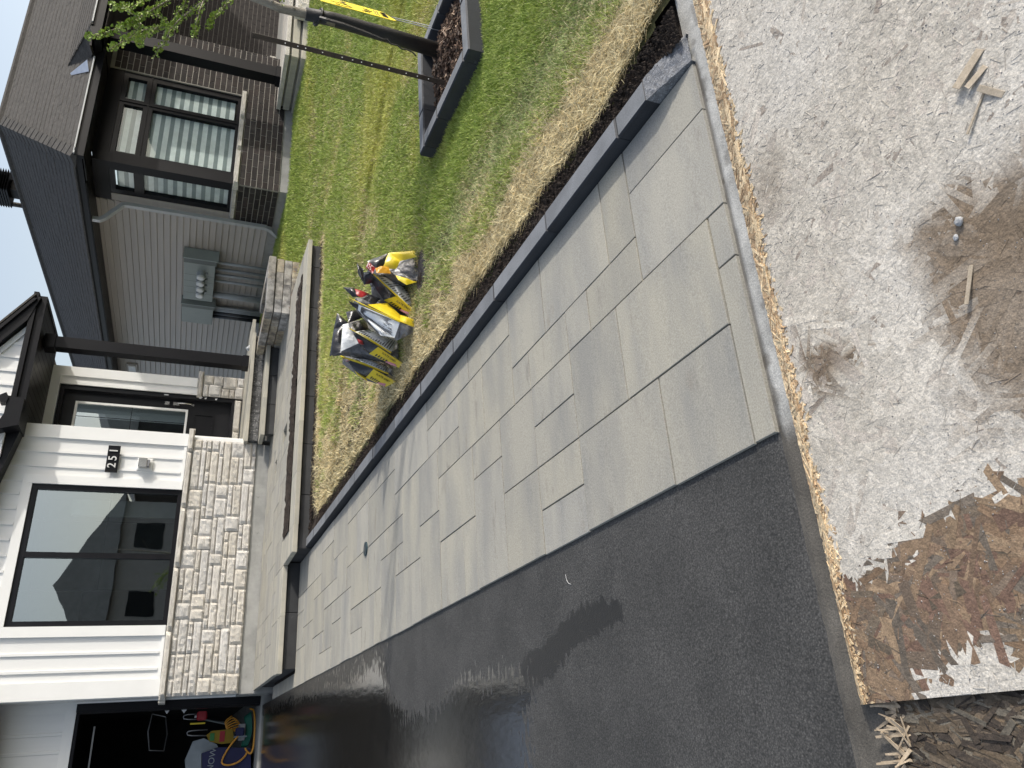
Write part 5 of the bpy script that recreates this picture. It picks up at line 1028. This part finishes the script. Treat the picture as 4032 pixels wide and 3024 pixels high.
def bcol(x, y):
    n = len(x); wv = wetness(x, y); r = rng.random((n, 1))
    dust = np.array([.50, .46, .395])*(.82+.28*rng.random((n, 1))); zone = fbm(x*2.2, y*2.2, 0, 83)[:, None]
    wh = np.clip((zone-.42)*4, 0, 1); dust = dust*(1-.35*wh)+np.array([.67, .645, .60])*.35*wh
    tan = np.array([.46, .415, .36])*(.9+.2*r); k = (rng.random((n, 1)) < .14*(1-wh)); dust = np.where(k, tan, dust)
    k = (rng.random((n, 1)) < .02); dust = np.where(k, np.array([.30, .26, .22]), dust)
    pal = .82*np.array([(.22, .15, .10), (.28, .195, .125), (.20, .125, .09), (.16, .125, .09), (.31, .22, .14), (.20, .15, .11), (.24, .16, .10), (.17, .14, .11)])
    wetc = pal[rng.integers(0, len(pal), n)]*(.8+.4*r)
    C = np.where((wv > .9)[:, None], wetc, dust)
    return C
strands(15000, (BX0, 2.47), (.45, BY1-.02), .04, .14, .008, .032, lambda n: rng.random(n)*np.pi, bcol, 'strand', board, lift=.0013, tilt_=.012, vf=damp)
strands(5500, (BX0, 2.47), (.45, BY1-.01), .006, .04, .0007, .0026, lambda n: rng.random(n)*np.pi, lambda x, y: bcol(x, y)*(.72+.38*rng.random((len(x), 1))), 'splinter', board, lift=.0022, tilt_=.35, vf=damp)
strands(2200, (BX0, 1.0), (.6, BY1-.02), .06, .17, .012, .036, lambda n: rng.normal(.9, .9, n), bcol, 'strand', board, lift=.0018, tilt_=.02, vf=damp) if True else 0
edgecol = lambda x, y: np.where(rng.random((len(x), 1)) < .35, [.46, .32, .19], [.74, .58, .37])*(.70+.45*rng.random((len(x), 1)))
def erng(n): return rng.normal(0, .8, n)
for x0_, x1_, ya in ((.03, .3, 1.476), (.3, .7, 1.464), (.7, 1.3, 1.450), (1.3, 1.9, 1.438), (1.9, 2.47, 1.424)): strands(int(1500*(x1_-x0_)), (x0_, x1_), (ya, 1.492), .02, .085, .004, .016, erng, edgecol, 'edge_strand', board, lift=.005, tilt_=.12)
strands(900, (1.0, 2.47), (1.40, 1.45), .02, .06, .003, .010, erng, edgecol, 'edge_strand', board, lift=.002, tilt_=.1) if False else None
# lifted strands and scraps on the board
for k, (x, y, L, W, a, z) in enumerate(((1.245, .742, .085, .022, 2.2, .014), (1.215, .735, .05, .016, 2.0, .010), (1.16, .72, .06, .014, .6, .010), (.80, .905, .085, .010, 2.75, .010), (1.145, .76, .10, .006, 2.4, .008))):
    b = MB(); b.cbox(-L/2, L/2, -W/2, W/2, 0, .0025, .0006); c, s = math.cos(a), math.sin(a)
    V = [(x+c*p[0]-s*p[1], y+s*p[0]+c*p[1], .150+p[2]+z*(p[0]/L+.5)) for p in b.V]; obj('lifted_strand', V, b.F, mat('pale strand', (.46, .39, .30), (.38, .32, .24), sc=60, st=(1, 1, 1), bump=.4, bsc=200), board)
crumbs('board_grit', 12000, lambda n: (BX0+.02+2.35*rng.random(n), .5+.95*rng.random(n)), lambda x, y: bz(x, y)+.001, mat('grit', (.22, .21, .20), (.40, .38, .36), bump=0, fine=.3), .0006, .0032)
def rock(name, x, y, z, r, m, lab):
    bm = bmesh.new(); bmesh.ops.create_icosphere(bm, subdivisions=2, radius=r)
    for v in bm.verts: f = 1+.35*(random.random()-.5); v.co = Vector((v.co.x*f, v.co.y*f*.8, v.co.z*.62*f))
    o = obj(name, [tuple(v.co+Vector((x, y, z+r*.45))) for v in bm.verts], [tuple(v.index for v in f.verts) for f in bm.faces], m, None); bm.free(); return tag(o, lab, 'pebble')
rock('pebble', .943, .878, .150, .012, peb_m, 'larger white grey pebble lying on the damp strand board')
rock('pebble', .915, .898, .150, .0075, peb_m, 'smaller white grey pebble beside the larger one on the board')
# second old sheet under the left edge, with a frayed corner
ob = thing('old_board', (-.05, 1.2, .12), 'older dark brown strand board with a frayed splintered corner, under the dusty sheet', 'board')
oz = lambda x, y: .131+0*np.asarray(x, float)-.004*sstep(1.36, 1.42, y)
grid_mesh('old_sheet', -.62, .06, .3, 1.405, 60, 80, oz, osbd_m, kind=None, parent=ob)
oc = lambda x, y: .6*np.array([(.20, .15, .10), (.13, .10, .075), (.26, .20, .14), (.30, .26, .2), (.09, .07, .055)])[rng.integers(0, 5, len(x))]*(.7+.5*rng.random((len(x), 1)))
strands(2600, (-.6, .04), (.6, 1.40), .02, .11, .004, .02, lambda n: rng.normal(1.4, .5, n), oc, 'strand', ob, zf=oz, lift=.004, tilt_=.2, inside=False)
b = MB()
for k in range(46):
    a = random.gauss(1.35, .55); x = random.uniform(-.10, .035); y = 1.395+random.uniform(-.02, .02); L = random.uniform(.03, .085); w_ = random.uniform(.0015, .005); z = .125+random.uniform(0, .012)
    c, s = math.cos(a), math.sin(a); P = [(x-s*w_, y+c*w_), (x+s*w_, y-c*w_), (x+c*L+s*w_*.5, y+s*L-c*w_*.5), (x+c*L-s*w_*.5, y+s*L+c*w_*.5)]; dz = random.uniform(-.02, .02)
    b.add([(P[0][0], P[0][1], z), (P[1][0], P[1][1], z), (P[2][0], P[2][1], z+dz), (P[3][0], P[3][1], z+dz), (P[0][0], P[0][1], z-.002), (P[1][0], P[1][1], z-.002), (P[2][0], P[2][1], z+dz-.002), (P[3][0], P[3][1], z+dz-.002)], BF)
b.build('frayed_splinters', mat('frayed splinter', (.52, .42, .30), (.36, .28, .19), sc=50, bump=0), ob, kind='stuff')
# ------------------------------------------------ things in the garage mouth
def hose(name, pts, r, m, lab, cat='hose'):
    P = [Vector(p) for p in pts]; Q = []
    for i in range(len(P)-1):
        p0, p1, p2, p3 = P[max(i-1, 0)], P[i], P[i+1], P[min(i+2, len(P)-1)]
        for t in (0, .25, .5, .75): Q.append(.5*((2*p1)+(-p0+p2)*t+(2*p0-5*p1+4*p2-p3)*t*t+(-p0+3*p1-3*p2+p3)*t**3))
    Q.append(P[-1]); return tag(MB().tube(Q, r, 8).build(name, m, None, smooth=True), lab, cat)
hose('hose', [(.72, 12.85, .60), (.69, 12.80, .55), (.55, 12.74, .53), (.40, 12.72, .525), (.20, 12.72, .53), (.12, 12.75, .56), (.17, 12.8, .62), (.20, 12.8, .63)], .014, hoseo_m, 'orange hose lying along the garage threshold')
hose('cable_loop', [(.36, 12.8, .74), (.24, 12.78, .84), (.10, 12.77, .92), (.02, 12.76, .93), (-.01, 12.76, .84), (.02, 12.76, .72), (.09, 12.77, .63), (.14, 12.78, .61)], .013, hoseo_m, 'big loop of orange extension cable hanging in the garage', 'cable')
b = []
for k in range(7): b += [(.68-.01*k, 12.95, .58+.013*k), (.42, 12.93, .55+.012*k), (.22, 12.95, .60+.012*k), (.42, 12.99, .57+.012*k)]
hose('garden_hose', b, .009, hoseg_m, 'coiled green garden hose just inside the garage')
b = []
for k in range(6): b += [(.64-.03*k, 12.9, .84-.02*k), (.55-.02*k, 12.88, .93-.01*k), (.42, 12.9, .83+.01*k), (.50, 12.93, .72)]
hose('extension_cord', b, .009, hoseo_m, 'tangle of orange cord hung beside the garage jamb', 'cable')
cr = thing('tool_cart', (.5, 13.0, .55), 'grey tubular hand cart with two looped handles in the dark garage', 'cart')
for x, z, y in ((.66, 1.49, 12.95), (.44, 1.42, 12.88)):
    MB().tube([(x+.03, y, z-.26), (x+.03, y, z-.05), (x+.02, y, z), (x-.0, y, z+.01), (x-.025, y, z), (x-.035, y, z-.06), (x-.05, y, z-.30)], .008, 8).build('handle_loop', steel_m, cr, smooth=True)
MB().tube([(.62, 12.95, 1.25), (.50, 12.92, .78)], .014, 6).tube([(.60, 12.97, 1.20), (.52, 12.97, .62)], .010, 6).tube([(.44, 12.88, 1.12), (.40, 12.9, .66)], .010, 6).build('cart_frame', elecd_m, cr); MB().cbox(.30, .52, 12.86, 12.98, .64, .74, .01).build('cart_tray', steel_m, cr)
bl = thing('pump_unit', (.41, 12.84, .70), 'small blue and grey power unit on the tool cart', 'tool'); cbox('housing', .36, .47, 12.78, 12.86, .66, .78, navy_m, bl, .015); cbox('grip', .34, .36, 12.79, 12.84, .62, .80, bingrey_m, bl, .006)
sk2 = thing('garden_sack', (.36, 12.85, .8), 'yellow, red and green printed sack leaning in the garage', 'sack')
MB().prism([(.28, .78), (.46, .82), (.45, 1.10), (.40, 1.17), (.31, 1.12), (.27, .95)], 1, 12.86, 12.98).build('sack_body', mat('dimmed yellow sack', (.30, .20, .02), bump=.1), sk2); box('red_band', .30, .44, 12.852, 12.859, .92, .99, redb_m, sk2); box('green_band', .32, .42, 12.852, 12.859, 1.06, 1.12, greenb_m, sk2)  # sack yellow is darkened in its base colour for the garage gloom
bn = thing('storage_tote', (.1, 12.95, .9), 'navy blue tote marked NOW with a pale grey folding lid in the garage', 'box')
MB().prism([(-.45, .50), (.19, .56), (.23, .98), (.17, 1.21), (-.45, 1.13)], 1, 12.80, 13.3).build('tote_body', navy_m, bn); MB().prism([(.16, 1.215), (.235, 1.0), (.27, 1.02), (.36, 1.20), (.33, 1.34), (.10, 1.42), (-.25, 1.36), (-.45, 1.15)], 1, 12.86, 13.25).build('tote_lid', bingrey_m, bn)
text('lettering', 'NOW', .115, (.075, 12.795, 1.07), (math.pi/2, .10, 0), bingrey_m, bn, ext=.002)
fc = thing('folding_frame', (.35, 14.4, 1.6), 'thin black folding frame hanging in the dark garage', 'frame'); MB().tube([(.75, 14.4, 1.75), (.80, 14.4, 1.95), (.55, 14.4, 1.98), (.28, 14.4, 1.93), (.26, 14.4, 1.72), (.5, 14.4, 1.70), (.75, 14.4, 1.75)], .01, 6).build('frame_tube', steel_m, fc)
lv = thing('spirit_level', (.45, 12.9, 1.3), 'yellow spirit level upright among the garage tools', 'tool'); box('level_bar', .55, .57, 12.9, 12.92, 1.20, 1.40, yel_m, lv)
rc = thing('red_jug', (.68, 12.95, 1.2), 'dark red plastic jug hanging by the garage jamb', 'jug'); cbox('jug_body', .60, .72, 12.9, 13.0, 1.18, 1.32, redb_m, rc, .02); cbox('jug_cap', .64, .67, 12.93, 12.96, 1.32, 1.35, paper_m, rc, .004)
for z, s_, dsc in ((1.72, .03, 'upper'), (1.50, .035, 'lower')): tg = thing('paper_tag', (.72, 12.62, z), dsc+' white paper tag sticking out from the garage jamb', 'tag'); MB().prism([(.735, z+s_), (.735, z-s_), (.69, z)], 1, 12.61, 12.613).build('tag_sheet', paper_m, tg)
gw = thing('plastic_scrap', (6.50, 12.55, 1.0), 'scrap of white plastic film on the soil behind the porch post', 'litter')
bm = bmesh.new(); bmesh.ops.create_icosphere(bm, subdivisions=2, radius=.06)
for v in bm.verts: v.co = v.co*(1+.6*(random.random()-.5))
obj('film', [tuple(v.co+Vector((6.52, 12.6, 1.03))) for v in bm.verts], [tuple(v.index for v in f.verts) for f in bm.faces], silv_m, gw); bm.free()
ti = MB().tube([(.569, 2.866, .1635), (.577, 2.885, .164), (.592, 2.899, .1645), (.617, 2.905, .1645)], .0009, 5).build('cable_tie', paper_m, None); tag(ti, 'thin white offcut curl lying on the dark driveway', 'litter')
